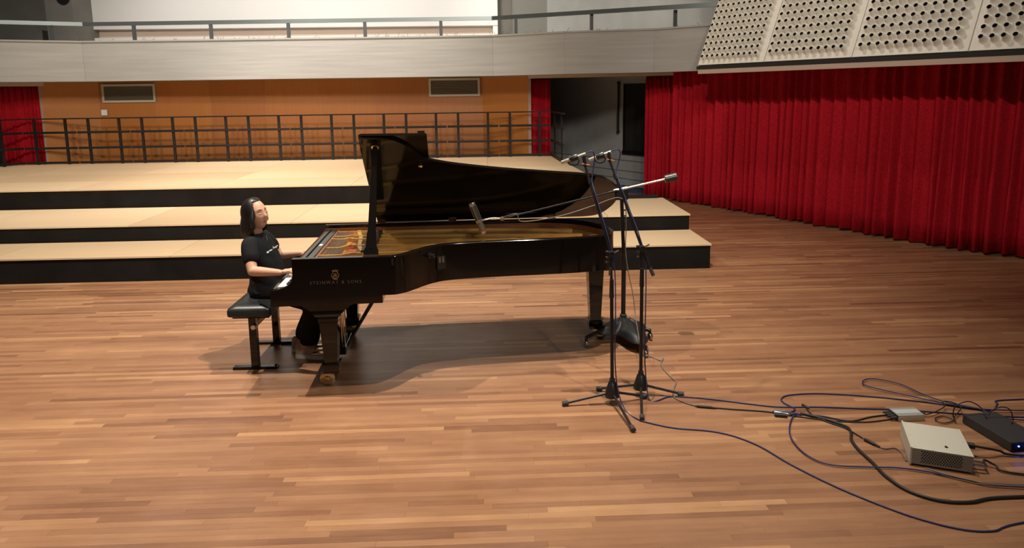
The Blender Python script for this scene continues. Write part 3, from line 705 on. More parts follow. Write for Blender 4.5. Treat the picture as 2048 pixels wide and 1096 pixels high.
p, nrm = on_side(860, 511); q = MB(); q.lathe([(.024, 0), (.024, .008), (.01, .01), (.01, .03), (.017, .034), (.016, .046), (.001, .048)], p, nrm, 16); q.build('side_knob', M['satin_black'], piano, smooth=True)
p, nrm = on_side(881, 525); tg = Vector((-nrm.y, nrm.x, 0)); M['chrome'] = mat('chrome', (.5, .5, .5), .2, metal=1)
q = MB(); q.obox(p+nrm*.008, tg*.035, Vector((0, 0, .05)), nrm*.008); br = q.build('side_bracket', 'satin_black', piano)
for s in (-.016, .012):
    q = MB(); q.obox(p+nrm*.018+tg*s+Vector((0, 0, .025)), tg*.009, Vector((0, 0, .022)), nrm*.003); q.build('bracket_catch', 'chrome', br)
p, nrm = on_side(785, 524); tg = Vector((-nrm.y, nrm.x, 0)); q = MB(); q.obox(p+nrm*.004, tg*.008, Vector((0, 0, .024)), nrm*.004); q.build('lid_catch', 'satin_black', piano)
# legs with bracket, ankle collar and brass caster
def sqring(cx, cy, hx, hy, z): return [(cx-hx, cy-hy, z), (cx+hx, cy-hy, z), (cx+hx, cy+hy, z), (cx-hx, cy+hy, z)]
def leg(cx, cy, top, bracket, wheel):
    q = MB()
    if bracket:
        prof = [(.24, .655), (.205, .648), (.165, .625), (.125, .592), (.10, .57), (.088, .548)]
        q.loft([sqring(cx, cy, h, .075 if h > .1 else h*.9, z) for h, z in prof])
        z0 = .55
    else:
        q.loft([sqring(cx, cy, .13, .13, top), sqring(cx, cy, .13, .13, top-.02), sqring(cx, cy, .10, .10, top-.045), sqring(cx, cy, .082, .082, top-.05)]); z0 = top-.05
    q.loft([sqring(cx, cy, .068, .068, z0), sqring(cx, cy, .072, .072, z0-.02), sqring(cx, cy, .072, .072, z0-.045), sqring(cx, cy, .066, .066, z0-.055), sqring(cx, cy, .047, .047, .185), sqring(cx, cy, .050, .050, .178)])
    lg = q.build('leg', 'lacquer', piano)
    q = MB(); q.loft([sqring(cx, cy, .060, .060, .178), sqring(cx, cy, .062, .062, .165), sqring(cx, cy, .056, .056, .105)]); q.build('ankle', 'lacquer', lg)
    q = MB(); q.lathe([(.016, .0), (.016, .06), (.03, .062), (.03, .068)], (cx, cy, .045), n=12)
    wx_, wy_ = cx+wheel[0], cy+wheel[1]
    q.obox(((cx+wx_)/2, (cy+wy_)/2-.024, .075), Vector((wheel[0]/2+.02, wheel[1]/2, -.018)), (0, .004, 0), (0, 0, .016)); q.obox(((cx+wx_)/2, (cy+wy_)/2+.024, .075), Vector((wheel[0]/2+.02, wheel[1]/2, -.018)), (0, .004, 0), (0, 0, .016))
    q.bar((cx+wheel[0]*.6, cy-.02, .10), (cx+wheel[0]*1.9, cy-.02, .085), .02, .012); q.build('caster_fork', 'brass', lg, smooth=True)
    q = MB(); q.lathe([(.012, -.026), (.022, -.022), (.024, -.018), (.046, -.017), (.056, -.013), (.056, .013), (.046, .017), (.024, .018), (.022, .022), (.012, .026)], (wx_, wy_, .0565), (0, 1, 0), 24); q.build('caster_wheel', 'brass', lg, smooth=True)
leg(.335, .14, .655, True, (-.035, -.02)); leg(.335, 1.205, .655, True, (-.03, .0)); leg(2.47, .86, .735, False, (.05, .0))
# pedal lyre
q = MB()
for s in (-.075, .075): q.tube([(.30, .67+s, .655), (.30, .67+s*.9, .4), (.30, .67+s*1.1, .15)], [.02, .016, .022], 10)
ly = q.build('lyre_post', 'lacquer', piano, smooth=True)
q = MB(); q.box(.24, .38, .50, .84, .085, .15, .008); q.build('pedal_box', 'lacquer', ly)
for s in (-.09, 0, .09):
    q = MB(); q.box(.10, .26, .67+s-.022, .67+s+.022, .075, .085, .003); q.build('pedal', 'brass', ly)
    q = MB(); q.tube([(.34, .67+s, .15), (.34, .67+s, .655)], .006, 8); q.build('pedal_rod', 'brass', ly)
q = MB(); q.tube([(.37, .60, .12), (.70, .56, .655)], .011, 8); q.tube([(.37, .74, .12), (.70, .78, .655)], .011, 8); q.build('lyre_brace', 'lacquer', ly)

# ================================================================== piano bench
M['leather'] = mat('black_leather', (.014, .016, .017), .38, bump=.1, bscale=120)
bx0, bx1, by0, by1 = -2.045, -1.705, 5.22, 5.99
bench = empty('piano_bench', ((bx0+bx1)/2, (by0+by1)/2, 0)); bo = bench.location
q = MB(); hx, hy = (bx1-bx0)/2, (by1-by0)/2
def rrect(hx_, hy_, r, z, n=5):
    out = []
    for (cx, cy, a0) in ((hx_-r, hy_-r, 0), (-hx_+r, hy_-r, 90), (-hx_+r, -hy_+r, 180), (hx_-r, -hy_+r, 270)):
        for k in range(n+1):
            a = math.radians(a0+90*k/n); out.append((cx+r*math.cos(a), cy+r*math.sin(a), z))
    return out
q.loft([rrect(hx-.012, hy-.012, .02, .452), rrect(hx, hy, .03, .460), rrect(hx, hy, .03, .500), rrect(hx-.006, hy-.006, .035, .516), rrect(hx-.03, hy-.03, .05, .534), rrect(hx-.08, hy-.09, .06, .545), rrect(hx-.14, hy-.2, .02, .548)])
q.build('cushion', 'leather', bench, smooth=True, auto=50)
q = MB(); q.box(-hx+.03, hx-.03, -hy+.05, hy-.05, .43, .4525); q.build('seat_frame', 'steel_black', bench)
for yy in (5.315, 5.875):
    q = MB(); q.box(-.028, .028, yy-bo.y-.028, yy-bo.y+.028, .02, .431, .004); q.build('leg', 'lacquer', bench)
    q = MB(); q.box(-.175, .175, yy-bo.y-.03, yy-bo.y+.03, .0, .022, .005); q.build('foot_bar', 'lacquer', bench)
q = MB(); q.box(-.015, .015, 5.343-bo.y, 5.847-bo.y, .33, .375, .003); q.build('stretcher', 'rim_inner', bench)
q = MB(); q.lathe([(.022, 0), (.022, .03), (.018, .034)], (0.02, 5.285-bo.y, .36), (0, -1, 0), 12); q.build('height_knob', 'chrome', bench)
tag(bench, 'black padded leather piano bench on dark T-shaped legs', 'bench')

# ================================================================== pianist
from mathutils.bvhtree import BVHTree
M['nickel'] = mat('nickel_mic', (.62, .58, .50), .3, metal=.9)
M['skin'] = mat('skin', (.56, .315, .205), .5, var=.06, scale=12)
M['hair'] = mat('black_hair', (.011, .0085, .0075), .38, var=.4, scale=30, stretch=(1, 1, .1))
M['tee'] = mat('black_cotton', (.0085, .009, .0105), .9, var=.2, scale=14, spec=.2)
M['trouser'] = mat('dark_trouser_cloth', (.008, .0066, .006), .9, spec=.2)
M['shoe'] = mat('taupe_suede', (.42, .29, .22), .85)
M['sole'] = mat('pale_rubber_sole', (.68, .63, .58), .7)
M['print'] = mat('white_print', (.75, .74, .72), .6)
M['lip'] = mat('lip', (.36, .13, .10), .45); M['brow'] = mat('brow', (.045, .025, .018), .8)
person = empty('person', (-1.87, 5.58, 0)); PB = Vector(person.location)
tag(person, 'pianist in black T-shirt and dark trousers seated playing the piano', 'person')
def limb(mb, pts, rad, n=16, sub=5, sy=1.0):
    P = smooth_path(pts, sub); R = [v.x for v in smooth_path([Vector((r, 0, 0)) for r in rad], sub)]
    d0 = (P[1]-P[0]).normalized(); d1 = (P[-1]-P[-2]).normalized()
    pre = [(P[0]-d0*R[0]*s, R[0]*math.sqrt(max(0.0, 1-s*s))) for s in (.98, .8, .5)]; post = [(P[-1]+d1*R[-1]*s, R[-1]*math.sqrt(max(0.0, 1-s*s))) for s in (.5, .8, .98)]
    mb.tube([p for p, _ in pre]+P+[p for p, _ in post], [r for _, r in pre]+R+[r for _, r in post], n)
def ell(mb, c, rx_, ry_, rz_, rot=None, n=20, k=12):
    c = Vector(c); rings = []
    for i in range(1, k):
        t = math.pi*i/k; ring = []
        for j in range(n):
            a = 2*math.pi*j/n; v = Vector((rx_*math.sin(t)*math.cos(a), ry_*math.sin(t)*math.sin(a), rz_*math.cos(t)))
            ring.append(c+(rot @ v if rot else v))
        rings.append(ring)
    mb.loft(rings)
def torso_rings(dat, grow=0.0, n=28):
    out = []
    for (cx, z, a, b_) in dat:
        ring = []
        for j in range(n):
            t = 2*math.pi*j/n; ct, s_ = math.cos(t), math.sin(t); e = .85
            ring.append(Vector((cx+(a+grow)*math.copysign(abs(ct)**e, ct), 5.58+(b_+grow)*math.copysign(abs(s_)**e, s_), z)))
        out.append(ring)
    return out
def fuse(mb, name, voxel, mt, smooth_it=4, parent=None, fac=.5):
    mb2 = MB(); mb2.v = [tuple(Vector(v)-PB) for v in mb.v]; mb2.f = mb.f; mb2.m = mb.m; mb2.tone = mb.tone
    o = mb2.build('tmp', mt); r = o.modifiers.new('r', 'REMESH'); r.mode = 'VOXEL'; r.voxel_size = voxel; r.use_smooth_shade = True
    s_ = o.modifiers.new('s', 'SMOOTH'); s_.iterations = smooth_it; s_.factor = fac
    bpy.context.view_layer.update()
    me = bpy.data.meshes.new_from_object(o.evaluated_get(bpy.context.evaluated_depsgraph_get())); me.name = name
    bpy.data.objects.remove(o); me.materials.clear(); me.materials.append(M[mt])
    me.polygons.foreach_set('use_smooth', [True]*len(me.polygons))
    q = bpy.data.objects.new(name, me); COL.objects.link(q); q.parent = parent or person; return q
TOR = [(-1.825, .530, .115, .160), (-1.82, .56, .138, .182), (-1.817, .63, .133, .175), (-1.822, .72, .122, .158), (-1.845, .82, .122, .160), (-1.875, .91, .116, .170), (-1.893, .975, .094, .168), (-1.897, 1.015, .070, .130), (-1.892, 1.042, .054, .074)]
shR, shL = Vector((-1.893, 5.415, .982)), Vector((-1.893, 5.745, .982))
elR, wrR = Vector((-1.845, 5.30, .800)), Vector((-1.610, 5.215, .806))
elL, wrL = Vector((-1.80, 5.86, .80)), Vector((-1.60, 5.80, .825))
HC = Vector((-1.874, 5.555, 1.207))
HR = Matrix.Rotation(math.radians(-31), 3, 'Z') @ Matrix.Rotation(math.radians(-9), 3, 'Y') @ Matrix.Rotation(math.radians(7), 3, 'X')
HCZ = .128
def feat(y, z):
    g = 0.0
    if z > -.050: g = max(0.0, min(1.0, (.032-z)/.060))
    tipf = math.exp(-((z+.024)/.014)**2)
    g2 = g*(1/(1+math.exp(-(z+.040)/.0035)))
    f = .016*math.exp(-(y/.0095)**2)*g2+.010*math.exp(-(y/.0125)**2)*tipf+.004*math.exp(-((abs(y)-.012)/.006)**2-((z+.031)/.007)**2)
    f -= .0095*math.exp(-((abs(y)-.031)/.017)**2-((z-.010)/.013)**2)
    f += .0045*math.exp(-((abs(y)-.031)/.012)**2-((z-.006)/.008)**2)
    f += .0040*math.exp(-((abs(y)-.030)/.022)**2-((z-.034)/.010)**2)
    f += .0065*math.exp(-(y/.020)**2-((z+.060)/.006)**2)+.006*math.exp(-(y/.018)**2-((z+.074)/.006)**2)
    f -= .004*math.exp(-(y/.022)**2-((z+.0665)/.0028)**2)
    f += .010*math.exp(-(y/.024)**2-((z+.108)/.016)**2)
    f += .005*math.exp(-((abs(y)-.043)/.02)**2-((z+.028)/.022)**2)
    return f
def head_base(x, y, z):
    a = .098 if x > 0 else .108
    b_ = .080*(1-.25*max(0, -z)**1.6) if z < 0 else .080
    sx_ = a*(1-.10*max(0, -z)**2) if x > 0 else a*(1-.45*max(0, -z)**1.3)
    return Vector((x*sx_, y*b_, z*HCZ))
def front_x(y, z):
    lo_x, hi = 0.0, 1.0
    for _ in range(2):
        zz = z/HCZ; b_ = .080*(1-.25*max(0, -zz)**1.6) if zz < 0 else .080; yy = y/b_
        x = math.sqrt(max(0.0, 1-yy*yy-zz*zz))
    return x*.098*(1-.10*max(0, -zz)**2)+feat(y, z)*min(1, max(0, x*1.6))
hm = MB(); rings = []; NA, NB = 88, 64
for i in range(1, NB):
    t = math.pi*i/NB; ring = []
    for j in range(NA):
        a = 2*math.pi*j/NA; x, y_, z = math.sin(t)*math.cos(a), math.sin(t)*math.sin(a), math.cos(t)
        p = head_base(x, y_, z)
        if x > 0: p.x += feat(p.y, p.z)*min(1, x*1.6)
        ring.append(HC+HR @ p)
    rings.append(ring)
body = MB(); body.loft(rings)
for s in (-1, 1):
    ell(body, HC+HR @ Vector((-.012, s*.078, -.008)), .020, .010, .032, HR)
limb(body, [Vector((-1.895, 5.575, 1.0)), Vector((-1.888, 5.57, 1.06)), HC+HR @ Vector((-.028, 0, -.06))], [.058, .050, .052])
body.loft(torso_rings(TOR, -.016))
for s, sh, el, wr in ((1, shR, elR, wrR), (-1, shL, elL, wrL)):
    limb(body, [sh, sh.lerp(el, .5)+Vector((-.006, 0, 0)), el], [.052, .046, .038]); limb(body, [el, el.lerp(wr, .3), wr], [.039, .038, .0245])
    kn = wr+Vector((.075, -.006*s, .018))          # knuckles
    ell(body, wr.lerp(kn, .55), .048, .036, .0165, Matrix.Rotation(-.2, 3, 'Y'))
    for k, (dy, ln_, c_) in enumerate(((-.030, .060, -.036), (-.011, .070, -.038), (.009, .066, -.038), (.028, .052, -.036))):
        b0_ = kn+Vector((-.004-abs(dy)*.25, dy*s*1.0, -.002)); yw = dy*s*.45
        limb(body, [b0_-Vector((.025, 0, .0)), b0_, b0_+Vector((ln_*.5, yw*.5, .004)), b0_+Vector((ln_*.83, yw*.8, -.014)), b0_+Vector((ln_*.98, yw, c_))], [.0095, .0095, .0088, .008, .0068], 10, 3)
    tb = wr+Vector((.022, .022*s, -.006)); limb(body, [tb, tb+Vector((.030, .022*s, -.004)), tb+Vector((.058, .030*s, -.016))], [.013, .011, .008], 10, 3)
hipR, hipL = Vector((-1.80, 5.495, .615)), Vector((-1.80, 5.665, .615))
knR, knL = Vector((-1.44, 5.485, .475)), Vector((-1.44, 5.70, .48))
anR, anL = Vector((-1.545, 5.535, .085)), Vector((-1.615, 5.675, .085))
for hp, kn, an in ((hipR, knR, anR), (hipL, knL, anL)):
    limb(body, [hp, hp.lerp(kn, .5), kn], [.082, .072, .055]); limb(body, [kn, kn.lerp(an, .35), an], [.054, .053, .034])
    limb(body, [an+Vector((-.01, 0, -.02)), an+Vector((.06, -.005, -.042)), an+Vector((.14, -.01, -.052))], [.034, .034, .024])
fuse(body, 'body', .0044, 'skin', 3)
# T-shirt
sh_ = MB(); sh_.loft(torso_rings([(-1.82, .58, .143, .186)]+TOR[2:-1]+[(-1.894, 1.030, .060, .092), (-1.890, 1.050, .058, .066)], .010))
for s, sh, el in ((1, shR, elR), (-1, shL, elL)):
    e = sh.lerp(el, .47); limb(sh_, [sh+Vector((0, .05*s, .004)), sh+Vector((0, .0, -.004)), e], [.060, .066, .068])
    ell(sh_, sh+Vector((0, .03*s, -.02)), .07, .06, .055)
tee = fuse(sh_, 'shirt', .007, 'tee', 4)
# soft folds in the shirt
for v in tee.data.vertices:
    w_ = v.co+PB; k = math.sin(w_.z*44+w_.x*26+math.sin(w_.y*31)*1.5)*.0035+math.sin(w_.z*23-w_.y*40)*.003
    v.co += v.normal*(k*min(1, max(0, (1.0-w_.z)*7)))
# trousers
tr = MB(); tr.loft(torso_rings([(-1.825, .535, .120, .168), (-1.82, .565, .140, .188), (-1.817, .62, .138, .182), (-1.82, .68, .128, .170)], .006))
for hp, kn, an in ((hipR, knR, anR), (hipL, knL, anL)):
    limb(tr, [hp+Vector((.0, 0, -.01)), hp.lerp(kn, .5), kn], [.096, .090, .076])
    lw = Vector((an.x+.045, an.y, .165)); limb(tr, [kn, kn.lerp(lw, .4)+Vector((.0, 0, 0)), lw], [.074, .080, .084])
tro = fuse(tr, 'trousers', .008, 'trouser', 5)
# flatten the hem
for v in tro.data.vertices:
    if v.co.z < .118: v.co.z = .118+(v.co.z-.118)*.08
# shoes
for an in (anR, anL):
    q = MB(); rings = []; P = an-PB
    prof = [(-.075, .030, .0, .075), (-.06, .038, .0, .10), (-.02, .040, .0, .108), (.03, .041, .0, .092), (.08, .045, .0, .070), (.13, .044, .0, .058), (.165, .034, .0, .048), (.182, .018, .0, .034)]
    for (x, hw, zb_, zt_) in prof:
        rings.append([Vector((P.x+x, P.y-.04*(x/.2)+hw*math.cos(t)*(1 if math.sin(t) < .2 else .9), .026+max(0, math.sin(t))*(zt_-.0))) if math.sin(t) > 0 else Vector((P.x+x, P.y-.04*(x/.2)+hw*math.cos(t), .026)) for t in [2*math.pi*k/16 for k in range(16)]])
    q.loft(rings); so = q.build('shoe', 'shoe', person, smooth=True, auto=60)
    q = MB(); out = []
    for (x, hw, *_ ) in prof: out.append((P.x+x, P.y-.04*(x/.2)-hw-.006))
    for (x, hw, *_ ) in reversed(prof): out.append((P.x+x, P.y-.04*(x/.2)+hw+.006))
    q.prism(out, .0, .032); q.build('sole', 'sole', so)
    for k in range(3):
        q = MB(); x = P.x+.035+k*.022; yy = P.y-.04*((x-P.x)/.2); q.tube([(x, yy-.022, .108-k*.009), (x+.004, yy, .117-k*.011), (x, yy+.022, .108-k*.009)], .003, 6); q.build('lace', 'sole', so)
# hair : centre-parted, hanging to the shoulders
hp_ = MB(); NF, NT = 132, 30; vs = []; rh = random.Random(4); strand = [rh.uniform(-1, 1) for _ in range(NF+1)]
for i in range(NT+1):
    t = i/NT
    for j in range(NF+1):
        ph = math.pi*2*(j/NF)-math.pi; ap = abs(ph)          # 0 = forward
        f0 = min(1, max(0, (ap-math.radians(46 if ph < 0 else 84))/math.radians(12))); f0 = f0*f0*(3-2*f0)
        zend = .110*(1-f0)+(-.162+.010*math.sin(ph*5))*f0
        st = strand[j]*.0022+strand[(j*7) % NF]*.0012
        # arc length style parameter: skull part, then hanging part
        zs = HCZ*1.10
        if t < .5 or zend > 0:
            th_ = (t/.5)*math.pi/2 if zend <= 0 else t*math.acos(min(1, max(-1, zend/zs)))
            r_ = math.sin(th_); z = zs*math.cos(th_)
        else:
            th_ = math.pi/2; r_ = 1.0; z = zend*((t-.5)/.5)
        hang = max(0, (t-.5)/.5) if zend <= 0 else 0
        flare = 1+.20*math.sin(hang*math.pi*.62)-.10*max(0, hang-.75)*4*.6
        front = math.cos(ph) > 0
        ax_ = (.106 if front else .136)*flare; ay_ = .097*flare
        if front: ax_ *= (1-.10*hang)
        k = 1+st*9*(.4+hang)
        x = math.cos(ph)*ax_*r_*k; y_ = math.sin(ph)*ay_*r_*k
        # parting dip on top
        z -= .007*math.exp(-(y_/.010)**2)*(1-t)*(1 if x > -.03 else .3)
        if zend <= 0: x -= .030*hang
        vs.append(HC-PB+HR @ Vector((x-.004, y_, z)))
fs = [(i*(NF+1)+j, i*(NF+1)+j+1, (i+1)*(NF+1)+j+1, (i+1)*(NF+1)+j) for i in range(NT) for j in range(NF)]
hp_.add(vs, fs); hr_ = hp_.build('hair', 'hair', person, smooth=True, auto=80)
so_ = hr_.modifiers.new('t', 'SOLIDIFY'); so_.thickness = .016; so_.offset = -1
# brows, lashes, lips
def fp_(y, z, o=.001): return HC-PB+HR @ Vector((front_x(y, z)+o, y, z))
for s in (-1, 1):
    q = MB(); q.tube([fp_(s*y, z) for y, z in ((.013, .033), (.024, .038), (.036, .037), (.046, .030))], [.0016, .0026, .0022, .001], 6); q.build('eyebrow', 'brow', person, smooth=True)
    q = MB(); q.tube([fp_(s*y, z, .0008) for y, z in ((.016, .003), (.024, -.001), (.032, -.002), (.040, .0), (.046, .004))], [.0008, .0017, .0019, .0017, .0008], 6); q.build('eyelashes', 'hair', person, smooth=True)
for z0, r in ((-.061, .0032), (-.073, .0038)):
    q = MB(); q.tube([fp_(y, z0+(.002 if abs(y) < .004 and z0 > -.065 else 0)-(abs(y)/.022)**2*(.0045 if z0 > -.065 else -.005), -.0008) for y in (-.021, -.013, -.006, 0, .006, .013, .021)], [.0008, r*.8, r, r*.95, r, r*.8, .0008], 6); q.build('lips', 'lip', person, smooth=True)
# necklace and shirt print, laid on the surface
bv = BVHTree.FromPolygons([v.co+PB for v in tee.data.vertices], [p.vertices[:] for p in tee.data.polygons])
def onshirt(u, v, lift=.0015):
    d = ray(u, v).normalized(); h = bv.ray_cast(CC, d)
    return None if h[0] is None else h[0]+h[1]*lift-PB
def stroke(px, r, name, mt, parent):
    pts = [onshirt(u, v) for u, v in px]; pts = [p for p in pts if p is not None]
    if len(pts) > 1: q = MB(); q.tube(smooth_path(pts, 3), r, 5); return q.build(name, mt, parent, smooth=True)
stroke([(533.5, 506), (535, 503.5), (537, 504), (535.5, 506), (533.5, 505.5)], .0042, 'print_stroke', 'print', tee)
stroke([(538, 503), (539.5, 500.5), (540.5, 502.3), (541.5, 499.6), (542.7, 501.2), (543.8, 498.5)], .0026, 'print_stroke', 'print', tee)
stroke([(545.5, 493), (546.5, 497.5)], .0022, 'print_stroke', 'print', tee)
stroke([(547.5, 496.8), (549, 494.2), (550, 496), (551.5, 492.8), (552.6, 494.6), (554, 490.6), (555.2, 492.4)], .0026, 'print_stroke', 'print', tee)
stroke([(553.6, 491), (553.2, 496)], .0016, 'print_stroke', 'print', tee)
stroke([(555.5, 500), (556.2, 498.2), (557, 499.8), (557.8, 497.8), (558.6, 499.4)], .0020, 'print_stroke', 'print', tee)
stroke([(532, 471), (533, 475), (534, 479), (534.3, 481)], .0012, 'necklace', 'nickel', person)

# ================================================================== microphone stands
M['stand_black'] = mat('black_tube', (.012, .011, .011), .35)
M['rubber'] = mat('dark_rubber', (.035, .032, .03), .7)
M['grille'] = mat('champagne_grille', (.30, .25, .19), .4, metal=.7)
M['blue_cable'] = mat('blue_cable', (.016, .023, .10), .45)
M['black_cable'] = mat('black_cable', (.012, .011, .011), .5)
M['grey_cable'] = mat('grey_cable', (.16, .14, .12), .5)
M['orange'] = mat('orange_clip', (.5, .12, .03), .5)
def pencil_stand(hub, feet, clutch_z, joint, low, top, tip, tail, label, lab2):
    st = empty('microphone_stand', hub); h = Vector(hub)
    q = MB(); q.lathe([(.034, .045), (.052, .05), (.05, .085), (.028, .15), (.02, .16), (.02, .18)], (0, 0, 0), n=10); q.build('hub', 'stand_black', st, smooth=True)
    for f in feet:
        f = Vector(f)-h; d = Vector((f.x, f.y, 0)).normalized()
        q = MB(); e = Vector((f.x, f.y, .018)); q.tube([d*.03+Vector((0, 0, .075)), e], .0095, 8); lg = q.build('leg', 'stand_black', st, smooth=True)
        q = MB(); q.tube([e-d*.03+Vector((0, 0, .003)), e+d*.012], .0165, 10); q.build('rubber_foot', 'rubber', lg, smooth=True)
    j = Vector(joint)-h; q = MB(); q.tube([(0, 0, .14), (j.x*.6, j.y*.6, clutch_z)], .0125, 10); q.build('lower_pole', 'stand_black', st, smooth=True)
    q = MB(); q.tube([(j.x*.6, j.y*.6, clutch_z-.06), (j.x*.6, j.y*.6, clutch_z+.07)], [.0165, .014], 10); q.build('clutch', 'stand_black', st, smooth=True)
    q = MB(); q.tube([(j.x*.6, j.y*.6, clutch_z), j], .009, 8); q.build('upper_pole', 'stand_black', st, smooth=True)
    q = MB(); q.lathe([(.022, -.025), (.024, -.02), (.024, .02), (.022, .025)], j, (0, 1, 0), 12); q.tube([j+Vector((0, 0, -.09)), j], .015, 8); jt = q.build('boom_joint', 'stand_black', st, smooth=True)
    for zz in (-.05, -.02, .02):
        q = MB(); q.lathe([(.008, 0), (.008, .02)], j+Vector((-.022, -.01, zz)), (-1, -.3, 0), 8); q.build('screw', 'chrome', jt)
    q = MB(); q.tube([j, j+Vector((.05, -.01, .03))], .006, 6); q.build('wing_handle', 'chrome', jt)
    lw, tp = Vector(low)-h, Vector(top)-h; q = MB(); q.tube([lw, j, tp], .0085, 8); bm = q.build('boom', 'stand_black', st, smooth=True)
    dd = (lw-j).normalized(); q = MB(); q.tube([lw-dd*.05, lw+dd*.01], .013, 8); q.build('boom_end', 'rubber', bm, smooth=True)
    mid = j.lerp(tp, .80); q = MB(); q.tube([mid-(tp-j).normalized()*.02, mid+(tp-j).normalized()*.02], .014, 8); q.build('boom_clip', 'stand_black', bm)
    # swivel under the microphone
    q = MB(); q.tube([tp-(tp-j).normalized()*.02, tp+Vector((-.005, 0, .05))], .013, 8); q.build('swivel', 'stand_black', st, smooth=True)
    q = MB(); q.tube([tp+Vector((-.02, -.012, .0)), tp+Vector((.035, -.012, -.012))], .006, 6); q.build('swivel_lever', 'orange', st)
    tag(st, label, 'microphone stand', 'slim microphone stands beside the piano tail')
    mc = empty('pencil_microphone', tip); t0 = Vector(tip); a = Vector(tail)-t0; ln = a.length; d = a.normalized()
    q = MB(); q.tube([(0, 0, 0), d*.01, d*(ln*.58)], [.0125, .0135, .0135], 12); q.build('body', 'nickel', mc, smooth=True)
    q = MB(); q.tube([d*-.002, d*.006], .011, 12); q.build('capsule', 'grille', mc, smooth=True)
    q = MB(); q.lathe([(.022, -.03), (.024, -.025), (.024, .025), (.022, .03)], d*(ln*.50), tuple(d), 12); q.build('shock_mount', 'stand_black', mc, smooth=True)
    q = MB(); c = d*(ln*.50); 
    for s in (-1, 1):
        q.tube([c+Vector((0, 0, -.055)), c+Vector((.03*s, 0, -.045)), c+Vector((.04*s, 0, -.02)), c+Vector((.025*s, 0, .0))], .005, 6)
    q.build('mount_loop', 'stand_black', mc, smooth=True)
    q = MB(); q.tube([d*(ln*.58), d*ln], .0105, 10); q.build('connector', 'nickel', mc, smooth=True)
    tag(mc, lab2, 'microphone', 'pencil microphones on booms')
    return h, j+h, tp+h, Vector(tail)
def tubeobj(name, pts, r, mt, label, cat, group=None, sub=8, origin=None):
    P = smooth_path(pts, sub); o0 = Vector(origin) if origin else P[0]; q = MB(); q.tube([p-o0 for p in P], r, 8)
    o = q.build(name, mt, smooth=True, auto=80); o.location = o0; tag(o, label, cat, group); return o
hubA = atz(1224, 806); hubB = atz(1281, 790)
Ay, By = 4.62, 4.74
A = pencil_stand(hubA, [atz(1128, 812), atz(1266, 864), atz(1290, 797)], .80, aty(1222, 508, Ay), aty(1221, 548, Ay-.02), aty(1169, 327, 4.86), aty(1123, 325, 4.86), aty(1171, 307, 4.86),
    'slim black microphone stand standing nearer the camera', 'nickel pencil microphone nearer the piano lid')
B = pencil_stand(hubB, [atz(1196, 782), atz(1364, 793), atz(1284, 842)], .84, aty(1284, 497, By), aty(1306, 549, By-.05), aty(1218, 318, 5.0), aty(1178, 320, 5.0), aty(1222, 303, 5.0),
    'slim black microphone stand standing just behind its twin', 'nickel pencil microphone farther right, on the rear slim stand')
gB = 'blue microphone cables'
# cable of each pencil microphone: arcs from the tail, runs down boom and pole, then across the floor
def F(*uv, z=.006): return [atz(u, v, z) for u, v in uv]
pa = [aty(1171, 307, 4.86), aty(1184, 302.5, 4.86), aty(1189, 312, 4.86), aty(1187, 335, 4.86), aty(1184, 362, 4.83)]
pa += [A[2].lerp(A[1], f)+Vector((.012, -.016, 0)) for f in (.35, .6, .85)]+[A[1]+Vector((.022, -.02, -.1)), A[0]+Vector((.016, -.02, .62)), A[0]+Vector((.014, -.02, .35)), A[0]+Vector((.03, -.045, .12))]
pa += F((1252, 822), (1275, 838), (1300, 846), (1350, 856), (1420, 862), (1470, 873), (1520, 893), (1580, 928), (1660, 968), (1740, 1002), (1830, 1035), (1920, 1058), (1985, 1062), (2030, 1048), (2190, 1020))
tubeobj('microphone_cable', pa, .0045, 'blue_cable', 'blue cable from the nearer slim stand sweeping through the foreground', 'cable', gB)
pa = [aty(1222, 303, 5.0), aty(1234, 298, 5.0), aty(1240.5, 306, 5.0), aty(1237, 325, 5.0), aty(1233, 345, 4.98)]
pa += [B[2].lerp(B[1], f)+Vector((.012, -.016, 0)) for f in (.3, .6, .85)]+[B[1]+Vector((.022, -.02, -.1)), B[0]+Vector((.022, -.02, .62)), B[0]+Vector((.02, -.02, .35)), B[0]+Vector((.03, -.04, .12))]
pa += F((1299, 800), (1315, 801), (1335, 794), (1360, 793), (1420, 798), (1500, 808), (1560, 814), (1640, 814), (1720, 817), (1790, 819), (1850, 823), (1925, 828), (2000, 833), (2190, 836))
tubeobj('microphone_cable', pa, .0045, 'blue_cable', 'blue cable from the rear slim stand running straight to the black power unit', 'cable', gB)

# ------------------------------------------------------------------ heavy boom stand with counterweight and bag
cb = atz(1246, 672); st = empty('boom_stand', cb); h = Vector(cb)
top = aty(1243, 388, cb.y)-h
q = MB(); q.tube([(0, 0, .1), (0, 0, .70)], .020, 12); q.build('lower_pole', 'stand_black', st, smooth=True)
q = MB(); q.tube([(0, 0, .60), (0, 0, .74)], [.027, .025], 12); q.tube([(0, 0, .66), (.035, -.02, .60)], .008, 6); q.build('clutch', 'stand_black', st, smooth=True)
q = MB(); q.tube([(0, 0, .70), top], .0155, 12); q.build('upper_pole', 'stand_black', st, smooth=True)
q = MB(); q.box(top.x-.055, top.x+.055, -.03, .03, top.z-.05, top.z+.05, .012); jt = q.build('boom_clamp', 'stand_black', st)
for zz in (-.14, -.19, -.24):
    q = MB(); q.tube([top+Vector((0, 0, zz)), top+Vector((.042, -.01, zz))], .007, 6); q.build('clamp_knob', 'stand_black', jt)
e0 = aty(1340, 356, cb.y-.05)-h; e1 = aty(1004, 437, 5.58)-h; piv = aty(1238, 380, cb.y-.03)-h
q = MB(); q.tube([e0, piv+Vector((.05, 0, .012))], .0095, 10); q.build('counter_rod', 'nickel', st, smooth=True)
